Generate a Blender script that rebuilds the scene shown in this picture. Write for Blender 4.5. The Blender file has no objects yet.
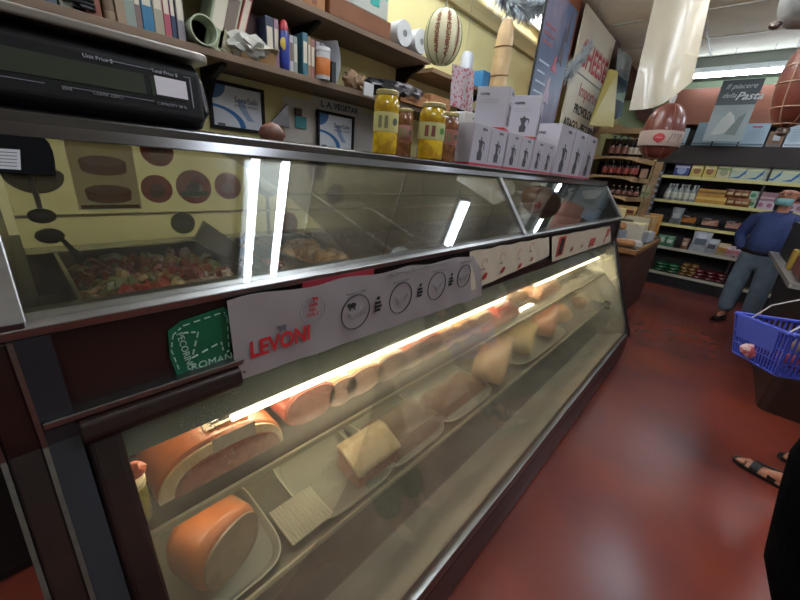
import bpy, bmesh, math, random
from mathutils import Vector, Matrix, Euler
random.seed(7)
SC = bpy.context.scene; COL = SC.collection
rnd = random.uniform
V = Vector
# ---------- camera calibration: world X = into the aisle, Y = along the case, Z = up ----------
FP = 347.787; CR = V((0.7290651619, 0.3012354258, -0.6145902765)); CF = V((0.6791655217, -0.2070924763, 0.7041639727)); CU = V((0.0848421119, -0.9307899465, -0.3555726248))
CAM = V((0, 0, 1.5))
def ray(px, py):
    v = V((px-400, py-300, FP)); return V((v.dot(CR), v.dot(CF), v.dot(CU)))
def at(px, py, X=None, Y=None, Z=None):
    d = ray(px, py)
    t = (X-CAM.x)/d.x if X is not None else ((Y-CAM.y)/d.y if Y is not None else (Z-CAM.z)/d.z)
    return CAM + d*t
def proj(p):
    d = V(p)-CAM; v = CR*d.x + CF*d.y + CU*d.z
    return 400+FP*v.x/v.z, 300+FP*v.y/v.z
def solve(fn, target, lo, hi):
    a = fn(lo)-target
    for _ in range(50):
        m = (lo+hi)/2; b = fn(m)-target
        if (a < 0) == (b < 0): lo = m
        else: hi = m
    return (lo+hi)/2
def y_at(px, X, Z, lo=0.02, hi=9): return solve(lambda y: proj((X, y, Z))[0], px, lo, hi)
def x_at(px, Y, Z, lo=-2.2, hi=1.6): return solve(lambda x: proj((x, Y, Z))[0], px, lo, hi)
def z_at(py, X, Y, lo=0, hi=3.3): return solve(lambda z: proj((X, Y, z))[1], py, lo, hi)

# ---------- materials ----------
def lin(h):
    h = h.lstrip('#'); o = []
    for i in (0, 2, 4):
        c = int(h[i:i+2], 16)/255
        o.append(c/12.92 if c <= .04045 else ((c+.055)/1.055)**2.4)
    return (*o, 1)
MATS = {}
def mat(name, col='#888888', rough=.5, metal=0, var=0, scale=20, bump=0, bscale=None, col2=None, spec=.5, stretch=None, emit=0, alpha=1, trans=0, thresh=None, coat=0):
    if name in MATS: return MATS[name]
    m = bpy.data.materials.new(name); m.use_nodes = True; N = m.node_tree; L = N.links
    b = N.nodes['Principled BSDF']
    b.inputs['Base Color'].default_value = lin(col); b.inputs['Roughness'].default_value = rough; b.inputs['Metallic'].default_value = metal
    b.inputs['Specular IOR Level'].default_value = spec; b.inputs['Alpha'].default_value = alpha; b.inputs['Transmission Weight'].default_value = trans
    b.inputs['Coat Weight'].default_value = coat
    if emit: b.inputs['Emission Color'].default_value = lin(col); b.inputs['Emission Strength'].default_value = emit
    tc = N.nodes.new('ShaderNodeTexCoord'); mp = N.nodes.new('ShaderNodeMapping'); L.new(tc.outputs['Object'], mp.inputs[0])
    if stretch: mp.inputs['Scale'].default_value = stretch
    if var or col2:
        n = N.nodes.new('ShaderNodeTexNoise'); n.inputs['Scale'].default_value = scale; n.inputs['Detail'].default_value = 5; L.new(mp.outputs[0], n.inputs['Vector'])
        r = N.nodes.new('ShaderNodeValToRGB'); L.new(n.outputs['Fac'], r.inputs[0])
        lo, hi = thresh or (.35, .65)
        r.color_ramp.elements[0].position = lo; r.color_ramp.elements[1].position = hi
        c = lin(col)
        if col2: r.color_ramp.elements[0].color = c; r.color_ramp.elements[1].color = lin(col2)
        else:
            r.color_ramp.elements[0].color = tuple(x*(1-var) for x in c[:3])+(1,); r.color_ramp.elements[1].color = tuple(min(1, x*(1+var)) for x in c[:3])+(1,)
        L.new(r.outputs[0], b.inputs['Base Color'])
    if bump:
        n2 = N.nodes.new('ShaderNodeTexNoise'); n2.inputs['Scale'].default_value = bscale or scale; n2.inputs['Detail'].default_value = 4; L.new(mp.outputs[0], n2.inputs['Vector'])
        bp = N.nodes.new('ShaderNodeBump'); bp.inputs['Strength'].default_value = bump; bp.inputs['Distance'].default_value = .01; L.new(n2.outputs['Fac'], bp.inputs['Height']); L.new(bp.outputs[0], b.inputs['Normal'])
    MATS[name] = m; return m
def pl(col, rough=.5): return mat('paint_'+col.lstrip('#')+('' if rough == .5 else '_%d' % (rough*100)), col, rough)
def film(col):
    """printed film stuck on glass: lets part of the light through"""
    name = 'film_'+col.lstrip('#')
    if name in MATS: return MATS[name]
    m = bpy.data.materials.new(name); m.use_nodes = True; N = m.node_tree; L = N.links; N.nodes.clear()
    o = N.nodes.new('ShaderNodeOutputMaterial'); D = N.nodes.new('ShaderNodeBsdfDiffuse'); T = N.nodes.new('ShaderNodeBsdfTranslucent'); P = N.nodes.new('ShaderNodeBsdfTransparent')
    for n in (D, T, P): n.inputs[0].default_value = lin(col)
    a = N.nodes.new('ShaderNodeMixShader'); a.inputs[0].default_value = .55; L.new(D.outputs[0], a.inputs[1]); L.new(T.outputs[0], a.inputs[2])
    b = N.nodes.new('ShaderNodeMixShader'); b.inputs[0].default_value = .42; L.new(a.outputs[0], b.inputs[1]); L.new(P.outputs[0], b.inputs[2]); L.new(b.outputs[0], o.inputs[0])
    MATS[name] = m; return m
def emis(name, col, s):
    if name in MATS: return MATS[name]
    m = bpy.data.materials.new(name); m.use_nodes = True; N = m.node_tree; N.nodes.clear()
    e = N.nodes.new('ShaderNodeEmission'); e.inputs[0].default_value = lin(col); e.inputs[1].default_value = s
    o = N.nodes.new('ShaderNodeOutputMaterial'); N.links.new(e.outputs[0], o.inputs[0]); MATS[name] = m; return m
def thin_glass(name, tint='#ffffff', haze=.04, hazecol='#d8d4c0', ior=1.5, rough=.0, streak=0, boost=1.0, drops=False):
    """clear sheet: transparent + fresnel gloss + a film of dirt or condensation"""
    m = bpy.data.materials.new(name); m.use_nodes = True; N = m.node_tree; L = N.links; N.nodes.clear()
    o = N.nodes.new('ShaderNodeOutputMaterial'); T = N.nodes.new('ShaderNodeBsdfTransparent'); T.inputs[0].default_value = lin(tint)
    G = N.nodes.new('ShaderNodeBsdfGlossy'); G.inputs['Roughness'].default_value = rough
    fr = N.nodes.new('ShaderNodeFresnel'); fr.inputs[0].default_value = ior
    D = N.nodes.new('ShaderNodeBsdfDiffuse'); D.inputs[0].default_value = lin(hazecol); TL = N.nodes.new('ShaderNodeBsdfTranslucent'); TL.inputs[0].default_value = lin(hazecol)
    A = N.nodes.new('ShaderNodeMixShader'); A.inputs[0].default_value = .6; L.new(D.outputs[0], A.inputs[1]); L.new(TL.outputs[0], A.inputs[2])
    B = N.nodes.new('ShaderNodeMixShader'); L.new(T.outputs[0], B.inputs[1]); L.new(A.outputs[0], B.inputs[2])
    tc = N.nodes.new('ShaderNodeTexCoord'); mp = N.nodes.new('ShaderNodeMapping'); mp.inputs['Scale'].default_value = (1, 1, .35); L.new(tc.outputs['Object'], mp.inputs[0])
    n = N.nodes.new('ShaderNodeTexNoise'); n.inputs['Scale'].default_value = 3; n.inputs['Detail'].default_value = 3; L.new(mp.outputs[0], n.inputs['Vector'])
    mr = N.nodes.new('ShaderNodeMapRange'); mr.inputs[1].default_value = .3; mr.inputs[2].default_value = .7; mr.inputs[3].default_value = haze*.6; mr.inputs[4].default_value = haze*1.5; L.new(n.outputs['Fac'], mr.inputs[0])
    last = mr.outputs[0]
    if drops:
        vo = N.nodes.new('ShaderNodeTexVoronoi'); vo.inputs['Scale'].default_value = 210; mp2 = N.nodes.new('ShaderNodeMapping'); mp2.inputs['Scale'].default_value = (1, 1, .5); L.new(tc.outputs['Object'], mp2.inputs[0]); L.new(mp2.outputs[0], vo.inputs['Vector'])
        lt = N.nodes.new('ShaderNodeMath'); lt.operation = 'LESS_THAN'; lt.inputs[1].default_value = .22; L.new(vo.outputs['Distance'], lt.inputs[0])
        n3 = N.nodes.new('ShaderNodeTexNoise'); n3.inputs['Scale'].default_value = 5; L.new(tc.outputs['Object'], n3.inputs['Vector'])
        g = N.nodes.new('ShaderNodeMath'); g.operation = 'GREATER_THAN'; g.inputs[1].default_value = .575; L.new(n3.outputs['Fac'], g.inputs[0])
        mu = N.nodes.new('ShaderNodeMath'); mu.operation = 'MULTIPLY'; L.new(lt.outputs[0], mu.inputs[0]); L.new(g.outputs[0], mu.inputs[1])
        mu2 = N.nodes.new('ShaderNodeMath'); mu2.operation = 'MULTIPLY'; mu2.inputs[1].default_value = .32; L.new(mu.outputs[0], mu2.inputs[0])
        ad = N.nodes.new('ShaderNodeMath'); L.new(last, ad.inputs[0]); L.new(mu2.outputs[0], ad.inputs[1]); last = ad.outputs[0]
    L.new(last, B.inputs[0])
    F = N.nodes.new('ShaderNodeMixShader'); L.new(B.outputs[0], F.inputs[1]); L.new(G.outputs[0], F.inputs[2])
    if boost != 1:
        mb = N.nodes.new('ShaderNodeMath'); mb.operation = 'MULTIPLY'; mb.inputs[1].default_value = boost; mb.use_clamp = True; L.new(fr.outputs[0], mb.inputs[0]); L.new(mb.outputs[0], F.inputs[0])
    else: L.new(fr.outputs[0], F.inputs[0])
    L.new(F.outputs[0], o.inputs[0]); MATS[name] = m; return m

# ---------- mesh builder ----------
class MB:
    def __init__(s): s.bm = bmesh.new()
    def _xf(s, vs, M):
        for v in vs: v.co = M @ v.co
    def box(s, x0, x1, y0, y1, z0, z1, M=None):
        g = bmesh.ops.create_cube(s.bm, size=1); c = V(((x0+x1)/2, (y0+y1)/2, (z0+z1)/2))
        for v in g['verts']:
            v.co = V((v.co.x*abs(x1-x0), v.co.y*abs(y1-y0), v.co.z*abs(z1-z0)))+c
        if M: s._xf(g['verts'], M)
        return s
    def cyl(s, p0, p1, r0, r1=None, n=16):
        p0 = V(p0); p1 = V(p1); d = p1-p0; r1 = r0 if r1 is None else r1
        g = bmesh.ops.create_cone(s.bm, cap_ends=True, segments=n, radius1=r0, radius2=r1, depth=d.length)
        M = Matrix.Translation((p0+p1)/2) @ V((0, 0, 1)).rotation_difference(d).to_matrix().to_4x4(); s._xf(g['verts'], M); return s
    def tube(s, pts, r, n=8, closed=False):
        pts = [V(p) for p in pts]; rings = []; k = len(pts); prev = None
        for i, p in enumerate(pts):
            a = pts[(i-1) % k] if (closed or i > 0) else p; b = pts[(i+1) % k] if (closed or i < k-1) else p
            d = (b-a).normalized()
            if prev is None: u = d.orthogonal().normalized()
            else:
                u = prev-d*prev.dot(d); u = u.normalized() if u.length > 1e-6 else d.orthogonal().normalized()
            prev = u; w = d.cross(u); rr = r[i] if isinstance(r, (list, tuple)) else r
            rings.append([s.bm.verts.new(p+(u*math.cos(t)+w*math.sin(t))*rr) for t in [2*math.pi*j/n for j in range(n)]])
        for i in range(k if closed else k-1):
            A, B = rings[i], rings[(i+1) % k]
            for j in range(n): s.bm.faces.new((A[j], A[(j+1) % n], B[(j+1) % n], B[j]))
        if not closed:
            s.bm.faces.new(rings[0][::-1]); s.bm.faces.new(rings[-1])
        return s
    def lathe(s, prof, c=(0, 0, 0), n=24, M=None, cap=True, sx=1, sy=1):
        c = V(c); rings = []
        for r, z in prof:
            rings.append([s.bm.verts.new(c+V((r*sx*math.cos(2*math.pi*j/n), r*sy*math.sin(2*math.pi*j/n), z))) for j in range(n)])
        if M: s._xf([v for r_ in rings for v in r_], M)
        for A, B in zip(rings, rings[1:]):
            for j in range(n): s.bm.faces.new((A[j], A[(j+1) % n], B[(j+1) % n], B[j]))
        if cap: s.bm.faces.new(rings[0][::-1]); s.bm.faces.new(rings[-1])
        return s
    def ell(s, c, r, M=None, sub=2, jit=0):
        g = bmesh.ops.create_icosphere(s.bm, subdivisions=sub, radius=1)
        for v in g['verts']:
            k = 1+(rnd(-jit, jit) if jit else 0)
            v.co = V((v.co.x*r[0]*k, v.co.y*r[1]*k, v.co.z*r[2]*k))
        if M: s._xf(g['verts'], M)
        for v in g['verts']: v.co += V(c)
        return s
    def prism(s, pts, axis, a, b):
        """2-D outline pushed along an axis from a to b"""
        def P(u, v, w): return V((w, u, v)) if axis == 'x' else (V((u, w, v)) if axis == 'y' else V((u, v, w)))
        A = [s.bm.verts.new(P(u, v, a)) for u, v in pts]; B = [s.bm.verts.new(P(u, v, b)) for u, v in pts]
        s.bm.faces.new(A); s.bm.faces.new(B[::-1]); n = len(pts)
        for i in range(n): s.bm.faces.new((A[i], B[i], B[(i+1) % n], A[(i+1) % n]))
        return s
    def slab(s, quad, t):
        """quad of points thickened by t against its normal"""
        q = [V(p) for p in quad]; nrm = (q[1]-q[0]).cross(q[-1]-q[0]).normalized()
        A = [s.bm.verts.new(p) for p in q]; B = [s.bm.verts.new(p-nrm*t) for p in q]; n = len(q)
        s.bm.faces.new(A); s.bm.faces.new(B[::-1])
        for i in range(n): s.bm.faces.new((A[i], B[i], B[(i+1) % n], A[(i+1) % n]))
        return s
    def grid(s, fn, nu, nv, t=0):
        """surface fn(u,v); with t a second skin gives it thickness"""
        def lay(off):
            return [[s.bm.verts.new(V(fn(i/nu, j/nv))+off) for j in range(nv+1)] for i in range(nu+1)]
        a = lay(V((0, 0, 0)))
        for i in range(nu):
            for j in range(nv): s.bm.faces.new((a[i][j], a[i+1][j], a[i+1][j+1], a[i][j+1]))
        if t:
            nn = (V(fn(.6, .5))-V(fn(.4, .5))).cross(V(fn(.5, .6))-V(fn(.5, .4))).normalized()*t
            b = lay(-nn)
            for i in range(nu):
                for j in range(nv): s.bm.faces.new((b[i][j], b[i][j+1], b[i+1][j+1], b[i+1][j]))
            edge = [(i, 0) for i in range(nu)]+[(nu, j) for j in range(nv)]+[(i, nv) for i in range(nu, 0, -1)]+[(0, j) for j in range(nv, 0, -1)]
            for k in range(len(edge)):
                (i, j), (p, q) = edge[k], edge[(k+1) % len(edge)]
                s.bm.faces.new((a[i][j], b[i][j], b[p][q], a[p][q]))
        return s
    def build(s, name, m, parent=None, bevel=0, smooth=False, sub=0, seg=2):
        bmesh.ops.recalc_face_normals(s.bm, faces=s.bm.faces)
        me = bpy.data.meshes.new(name); s.bm.to_mesh(me); s.bm.free(); me.materials.append(m)
        if smooth:
            for p in me.polygons: p.use_smooth = True
        o = bpy.data.objects.new(name, me); COL.objects.link(o)
        if parent: o.parent = parent
        if bevel: d = o.modifiers.new('bevel', 'BEVEL'); d.width = bevel; d.segments = seg; d.limit_method = 'ANGLE'; d.angle_limit = .6
        if sub: d = o.modifiers.new('subd', 'SUBSURF'); d.levels = sub; d.render_levels = sub
        if smooth and not sub:
            try: me.set_sharp_from_angle(angle=.7)
            except Exception: pass
        return o
def tag(o, label=None, cat=None, group=None, kind=None):
    if label: o['label'] = label
    if cat: o['category'] = cat
    if group: o['group'] = group
    if kind: o['kind'] = kind
    return o
def thing(name, label, cat, loc=(0, 0, 0), rotz=0, group=None):
    o = bpy.data.objects.new(name, None); COL.objects.link(o); o.location = loc; o.rotation_euler = (0, 0, rotz); o.empty_display_size = .05
    return tag(o, label, cat, group)
def struct(name, mb, m, parent=None, **k):
    o = mb.build(name, m, parent, **k)
    if not parent: o['kind'] = 'structure'
    return o
KIDS = {}
def dup(root, loc, rotz=0, label=None, group=None):
    r = root.copy(); COL.objects.link(r); r.location = loc; r.rotation_euler = (0, 0, rotz)
    if label: r['label'] = label
    if group: r['group'] = group
    for ch in KIDS.setdefault(root.name, [o for o in bpy.data.objects if o.parent == root]):
        c = ch.copy(); COL.objects.link(c); c.parent = r
        for g in KIDS.setdefault(ch.name, [o for o in bpy.data.objects if o.parent == ch]):
            d = g.copy(); COL.objects.link(d); d.parent = c
    return r
ORD = ['first', 'second', 'third', 'fourth', 'fifth', 'sixth', 'seventh', 'eighth', 'ninth', 'tenth', 'eleventh', 'twelfth', 'thirteenth', 'fourteenth']
def ordl(i, n):
    return 'leftmost' if i == 0 else ('rightmost' if i == n-1 else ORD[i]+' from left')
def text(body, size, origin, right, up, m, parent, name='lettering', align='LEFT', ext=.0006, bold=0, shear=0, sx=1):
    cu = bpy.data.curves.new('t', 'FONT'); cu.body = body; cu.size = size; cu.align_x = align; cu.extrude = ext; cu.offset = bold; cu.shear = shear; cu.resolution_u = 3
    tmp = bpy.data.objects.new('t', cu); COL.objects.link(tmp); dg = bpy.context.evaluated_depsgraph_get(); me = bpy.data.meshes.new_from_object(tmp.evaluated_get(dg))
    bpy.data.objects.remove(tmp)
    r = V(right).normalized(); u = V(up).normalized(); n = r.cross(u)
    M = Matrix(((r.x, u.x, n.x, origin[0]), (r.y, u.y, n.y, origin[1]), (r.z, u.z, n.z, origin[2]), (0, 0, 0, 1))) @ Matrix.Diagonal((sx, 1, 1, 1))
    me.transform(M); me.name = name; me.materials.clear(); me.materials.append(m)
    o = bpy.data.objects.new(name, me); COL.objects.link(o)
    if parent: o.parent = parent
    return o
YP = V((0, 1, 0)); XP = V((1, 0, 0)); ZP = V((0, 0, 1))
# common materials
M_steel = mat('brushed_steel', '#8e8e8c', .3, 1, var=.08, scale=60, stretch=(1, .05, 1))
M_steel_dark = mat('dull_steel', '#6f7172', .35, 1, var=.15, scale=12)
M_dwood = mat('dark_walnut', '#1f0e0b', .38, 0, var=.4, scale=14, stretch=(1, .12, 1), coat=.12)
M_black = mat('black_plastic', '#0d0d0f', .55, spec=.3)
M_ink = mat('black_ink', '#151515', .7); M_redink = mat('red_ink', '#b01c22', .6); M_white = mat('white_paper', '#d9d7d2', .7); M_grey = mat('grey_ink', '#8a8886', .7)
M_card = mat('cardboard', '#9a6b43', .85, var=.12, scale=30)
M_cream = mat('cream_enamel', '#d9d2a8', .45)
# ================= SETTING =================
M_floor = mat('red_sealed_floor', '#7a3627', .27, 0, scale=1.1, col2='#5e2d2c', spec=.5, bump=.02, bscale=6, thresh=(.38, .62))
M_wall = mat('cream_yellow_paint', '#d6cb90', .7, var=.05, scale=2)
M_ceil = mat('ceiling_tile', '#fbf4e2', .85, var=.06, scale=3)
M_green = mat('pale_green_paint', '#aebf9c', .7)
M_brown = mat('brown_laminate', '#5a3426', .45, var=.12, scale=5, stretch=(.2, 1, 1))
M_wood = mat('tan_shelf_wood', '#a5855c', .55, var=.18, scale=9, stretch=(.3, .3, 1.5))
M_board = mat('weathered_shelf_board', '#6e5a48', .7, var=.2, scale=10, stretch=(1, .2, 1))
struct('floor', MB().box(-2.2, 3.2, -2.6, 8.2, -.05, 0), M_floor)
struct('ceiling', MB().box(-2.2, 3.2, -2.6, 8.2, 3.35, 3.4), M_ceil)
struct('wall_left', MB().box(-2.15, -2.05, -2.6, 8.2, 0, 3.35), M_wall)
struct('wall_right', MB().box(3.1, 3.2, -2.6, 8.2, 0, 3.35), pl('#8a8376'))
struct('wall_front', MB().box(-2.05, 3.1, -2.6, -2.5, 0, 3.35), pl('#6a645c'))
struct('wall_back', MB().box(-2.05, 3.1, 8.1, 8.2, 0, 3.35), M_green)
b = MB()
for x in (-1.22, -.86+.0, -.0, 1.2, 2.4)[1:]: b.box(x-.012, x+.012, -2.4, 7.4, 3.342, 3.352)
for y in (-1.2, .0, 1.9, 3.1, 4.3, 5.5, 6.45): b.box(-1.84, 3.1, y-.012, y+.012, 3.341, 3.351)
struct('trim_1', b, mat('ceiling_grid_metal', '#c9c7bf', .5))
# crown moulding and light cove at the top of the yellow wall
struct('trim_2', MB().prism([(-2.05, 2.70), (-2.01, 2.70), (-1.99, 2.74), (-1.96, 2.78), (-1.96, 2.80), (-2.05, 2.80)], 'y', -1, 4.25), mat('crown_paint', '#bfae7c', .6))
# bulkhead wood frame along the left of the ceiling beyond the cove
struct('trim_3', MB().box(-2.05, -1.86, 4.3, 8.1, 3.0, 3.35), M_brown)
struct('trim_4', MB().box(-1.9, -1.80, 5.95, 6.22, 2.25, 3.35), M_brown)
struct('trim_5', MB().box(-1.95, -1.83, 4.25, 4.6, 2.2, 3.35), mat('orange_wood', '#8a4c28', .5, var=.15, scale=6, stretch=(3, 3, .4)))
struct('trim_6', MB().slab([at(637, 118, Y=7.9), at(656, 128, Y=7.9), at(642, 62, Y=7.9), at(624, 48, Y=7.9)], .08), M_brown)
# bulkhead over the far shelving
HY = 7.3
struct('trim_7', MB().box(-1.25, 3.1, HY+.28, 8.1, 2.52, 3.02), mat('brown_board', '#74402a', .5, var=.15, scale=3, stretch=(.2, 1, 2)))
struct('trim_8', MB().box(-1.25, 3.1, HY-.02, HY+.02, 1.93, 2.19), mat('dark_brown_header', '#231a17', .6))
struct('trim_9', MB().box(-1.25, 3.1, HY+.02, 8.1, 2.16, 2.19), mat('dark_brown_header'))
struct('trim_10', MB().box(-1.25, 3.1, 7.95, 8.09, 2.19, 2.52), pl('#1c1512'))
struct('trim_11', MB().box(-1.3, 3.1, HY-.05, 8.1, 3.22, 3.35), pl('#7c837c'))
struct('baseboard_back', MB().box(-1.1, 3.1, HY+.1, HY+.16, 0, .1), pl('#141110'))

# ---------- ceiling fixtures ----------
M_tube = emis('cool_fluorescent_tube', '#eaf2ff', 34)
M_hous = mat('lamp_housing_white', '#cfd2d2', .4)
def fixture(cx, cy, z, L, label, sep=.25, n=2, group='fluorescent ceiling fixtures', alongy=False):
    t = thing('ceiling_light', label, 'light', (cx, cy, z-.09), math.pi/2 if alongy else 0, group)
    MB().box(-L/2-.03, L/2+.03, -sep/2-.07, sep/2+.07, .05, .09).build('housing', M_hous, t, bevel=.006)
    for k in range(n):
        yy = (k-(n-1)/2)*sep
        MB().cyl((-L/2, yy, .018), (L/2, yy, .018), .032, n=12).build('tube', M_tube, t, smooth=True)
        if k == 0 and n > 1: MB().box(-L/2+.02, L/2-.02, -sep/2+.03, sep/2-.03, .040, .048).build('glowing_reflector', emis('reflector_glow', '#e6eeea', 2.5), t)  # reflector between the tubes; the light it catches is given as its own glow
        for sx in (-1, 1): MB().box(sx*L/2-.012, sx*L/2+.012, yy-.02, yy+.02, 0, .05).build('lamp_holder', M_hous, t)
    return t
fixture(.30, 1.44, 3.35, 1.9, 'twin tube ceiling light above the near end of the deli case')
fixture(.42, 4.45, 3.35, .7, 'short twin tube ceiling light over the middle of the aisle', sep=.1)
fixture(2.1, 3.2, 3.35, 1.2, 'twin tube ceiling light over the right hand counter')
fixture(1.4, -1.2, 3.35, 1.2, 'twin tube ceiling light behind the camera')
fixture(-1.3, -.4, 3.35, 1.2, 'twin tube ceiling light over the staff side, behind the case end')
fixture(-1.25, 1.9, 3.35, 1.2, 'added unseen twin tube light over the staff aisle beside the wall shelves', alongy=True)  # unseen fixture added to brighten the staff side and its wall
fixture(2.0, 6.0, 3.35, 1.2, 'twin tube ceiling light far right above the checkout')
# far tube on the bulkhead
t = thing('strip_light', 'long white fluorescent strip glowing above the far grocery shelves', 'light')
MB().box(-1.05, 1.1, HY-.02, HY+.05, 3.16, 3.22).build('housing', M_hous, t)
MB().cyl((-1.03, HY, 3.13), (1.08, HY, 3.13), .032, n=12).build('tube', emis('bulkhead_tube', '#e4f2ff', 24), t, smooth=True)
for x in (-1.04, 1.09): MB().box(x-.015, x+.015, HY-.03, HY+.03, 3.09, 3.17).build('lamp_holder', M_hous, t)
# cove light above the crown
t = thing('cove_light', 'bright white light strip above the yellow wall behind silver tinsel', 'light')
MB().box(-2.04, -2.01, 1.0, 4.2, 2.95, 3.1).build('housing', M_hous, t)
for y in (1.05, 2.65): MB().cyl((-1.97, y, 3.02), (-1.97, y+1.5, 3.02), .03, n=12).build('tube', emis('cove_tube', '#f6f6ff', 30), t, smooth=True)

# ---------- camera ----------
cam = bpy.data.cameras.new('camera'); co = bpy.data.objects.new('camera', cam); COL.objects.link(co); SC.camera = co
cam.sensor_width = 36; cam.sensor_fit = 'HORIZONTAL'; cam.lens = FP/800*36; cam.clip_start = .02
r = V((CR.x, CF.x, CU.x)); u = -V((CR.y, CF.y, CU.y)); k = -V((CR.z, CF.z, CU.z))
co.matrix_world = Matrix(((r.x, u.x, k.x, CAM.x), (r.y, u.y, k.y, CAM.y), (r.z, u.z, k.z, CAM.z), (0, 0, 0, 1)))
SC.view_settings.view_transform = 'Standard'; SC.view_settings.look = 'None'; SC.view_settings.gamma = 1; SC.view_settings.exposure = 0; SC.view_settings.use_curve_mapping = False
w = bpy.data.worlds.new('world'); SC.world = w; w.use_nodes = True; w.node_tree.nodes['Background'].inputs[0].default_value = (.05, .05, .06, 1); w.node_tree.nodes['Background'].inputs[1].default_value = .3

# ================= DELI CASE =================
YL, YR = 0.0, 3.50
case = thing('deli_case', 'long refrigerated deli display case with slanted glass and dark wood frame', 'display case')
gx = lambda z: -.34-(z-.29)*.4105          # lower glass plane
ux = lambda z: -.66-(z-1.262)*.7536        # upper glass plane
outer = [(-.335, .03), (-.335, .30), (gx(1.06)+.005, 1.06), (-.66, 1.10), (-.66, 1.262), (ux(1.5)+.002, 1.5), (-.86, 1.535), (-1.42, 1.535), (-1.42, .03)]
low_poly = [(-.333, .0), (-.333, .30), (gx(1.06)+.008, 1.06), (-.655, 1.235), (-1.42, 1.235), (-1.42, 0)]
up_poly = [(-.655, 1.235), (-.652, 1.262), (ux(1.5)+.006, 1.5), (-.848, 1.535), (-1.42, 1.535), (-1.42, 1.235)]
MB().prism(low_poly, 'y', YR, YR+.055).build('end_panel', M_dwood, case, bevel=.008)
MB().prism(low_poly, 'y', -.037, 0).build('end_panel', mat('charcoal_panel', '#24262b', .35, var=.2, scale=8), case)
MB().prism(low_poly, 'y', -.080, -.042).build('end_panel', M_dwood, case, bevel=.004)
MB().prism([(x+(.003), z) for x, z in low_poly], 'y', -.043, -.037).build('edge_strip', M_steel, case)
MB().prism([(x+(.003), z) for x, z in low_poly], 'y', -.086, -.080).build('edge_strip', M_steel, case)
MB().prism(up_poly, 'y', -.085, -.02).build('end_panel', M_steel_dark, case, bevel=.003)
MB().prism(up_poly, 'y', YR, YR+.03).build('end_panel', M_steel_dark, case, bevel=.003)
MB().prism([(-.655, 1.20), (-.645, 1.262), (ux(1.5)+.012, 1.5), (-.84, 1.535), (-.9, 1.535), (-.9, 1.2)], 'y', -.16, -.092).build('white_side_strip', pl('#a9a4a2'), case)
# frame bars around the lower glass
def slant(y0, y1, z0, z1, t, off=0): # slab following lower glass
    return MB().prism([(gx(z0)+off, z0), (gx(z0)+off+t, z0+.0), (gx(z1)+off+t, z1), (gx(z1)+off, z1)], 'y', y0, y1)
slant(0.002, .048, .28, 1.075, .022, -.01).build('glass_frame', M_dwood, case, bevel=.01, seg=3)
slant(3.462, 3.50, .28, 1.06, .02, -.012).build('glass_frame', M_steel, case, bevel=.003)
slant(3.50, 3.557, .255, 1.08, .022, -.008).build('glass_frame', M_dwood, case, bevel=.008)
MB().prism([(-.67, 1.045), (-.632, 1.045), (-.625, 1.06), (-.632, 1.085), (-.655, 1.092), (-.67, 1.09)], 'y', 0, .252).build('top_rail_wood', M_dwood, case, bevel=.004)
MB().prism([(-.68, 1.052), (-.656, 1.052), (-.654, 1.092), (-.68, 1.092)], 'y', .252, YR).build('top_rail_wood', M_dwood, case, bevel=.002)
MB().box(-.668, -.640, -.035, .262, 1.092, 1.104).build('steel_strip', M_steel, case, bevel=.002)
MB().prism([(-.36, .02), (-.330, .02), (-.325, .13), (-.33, .24), (-.345, .258), (-.36, .258)], 'y', YL-.03, YR+.04).build('kick_rail', M_dwood, case, bevel=.004)
MB().box(-1.40, -.36, 0, YR, 0.0, .10).build('base', M_black, case)
MB().prism([(-.37, .258), (-.328, .258), (-.326, .276), (-.334, .296), (-.37, .296)], 'y', 0.0, YR).build('bottom_trim', M_steel, case, bevel=.002)
MB().prism([(-.37, .296), (-.352, .296), (-.50, .225), (-.56, .215), (-.56, .16), (-.37, .16)], 'y', .0, YR).build('sill', mat('cream_sill', '#ece6d0', .5, var=.12, scale=6), case)
# liner
M_liner = mat('cream_liner', '#dcd8c4', .5, var=.06, scale=4)
MB().box(-1.38, -.50, 0.0, YR, .15, .20).build('case_floor', mat('case_floor_metal', '#a5a190', .5, var=.2, scale=6), case)
MB().box(-1.40, -1.36, 0, YR, .2, 1.06).build('back_liner', mat('back_liner_dull', '#b5b3a2', .5, var=.1, scale=3), case)
MB().prism([(-1.36, .2), (-.37, .2), (gx(.3)-.02, .3), (gx(1.05)-.02, 1.05), (-1.36, 1.05)], 'y', YR-.012, YR-.001).build('end_liner', M_liner, case)
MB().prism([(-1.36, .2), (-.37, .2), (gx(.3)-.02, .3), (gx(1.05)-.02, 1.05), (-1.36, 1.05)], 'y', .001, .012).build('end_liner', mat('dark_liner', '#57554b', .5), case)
MB().prism([(-1.4, 1.06), (-.67, 1.06), (-.67, 1.05), (-1.4, 1.05)], 'y', 0, YR).build('top_liner', M_liner, case)
MB().prism([(-.690, 1.055), (-.698, 1.055), (-.698, .946), (-.690, .946)], 'y', .012, YR-.012).build('lamp_valance', mat('grey_green_valance', '#5c6a5e', .4, var=.12, scale=8), case)
M_wtube = emis('warm_case_tube', '#fff0d2', 9); M_fill_tube = emis('added_fill_tube', '#fff0d6', 110)
for (a, b_) in ((.25, 1.62), (2.02, 3.38)):
    tb = MB().cyl((-.71, a, .915), (-.71, b_, .915), .0085, n=10).build('case_or_fill_lamp', M_wtube, case, smooth=True)
    MB().box(-.735, -.724, a-.02, b_+.02, .908, .93).build('lamp_holder', pl('#4a4a42'), tb)
    MB().cyl((-.98, a, 1.03), (-.98, b_, 1.03), .015, n=10).build('case_or_fill_lamp', M_fill_tube, case, smooth=True)  # unseen fill tube added behind the valance to brighten the interior
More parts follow.
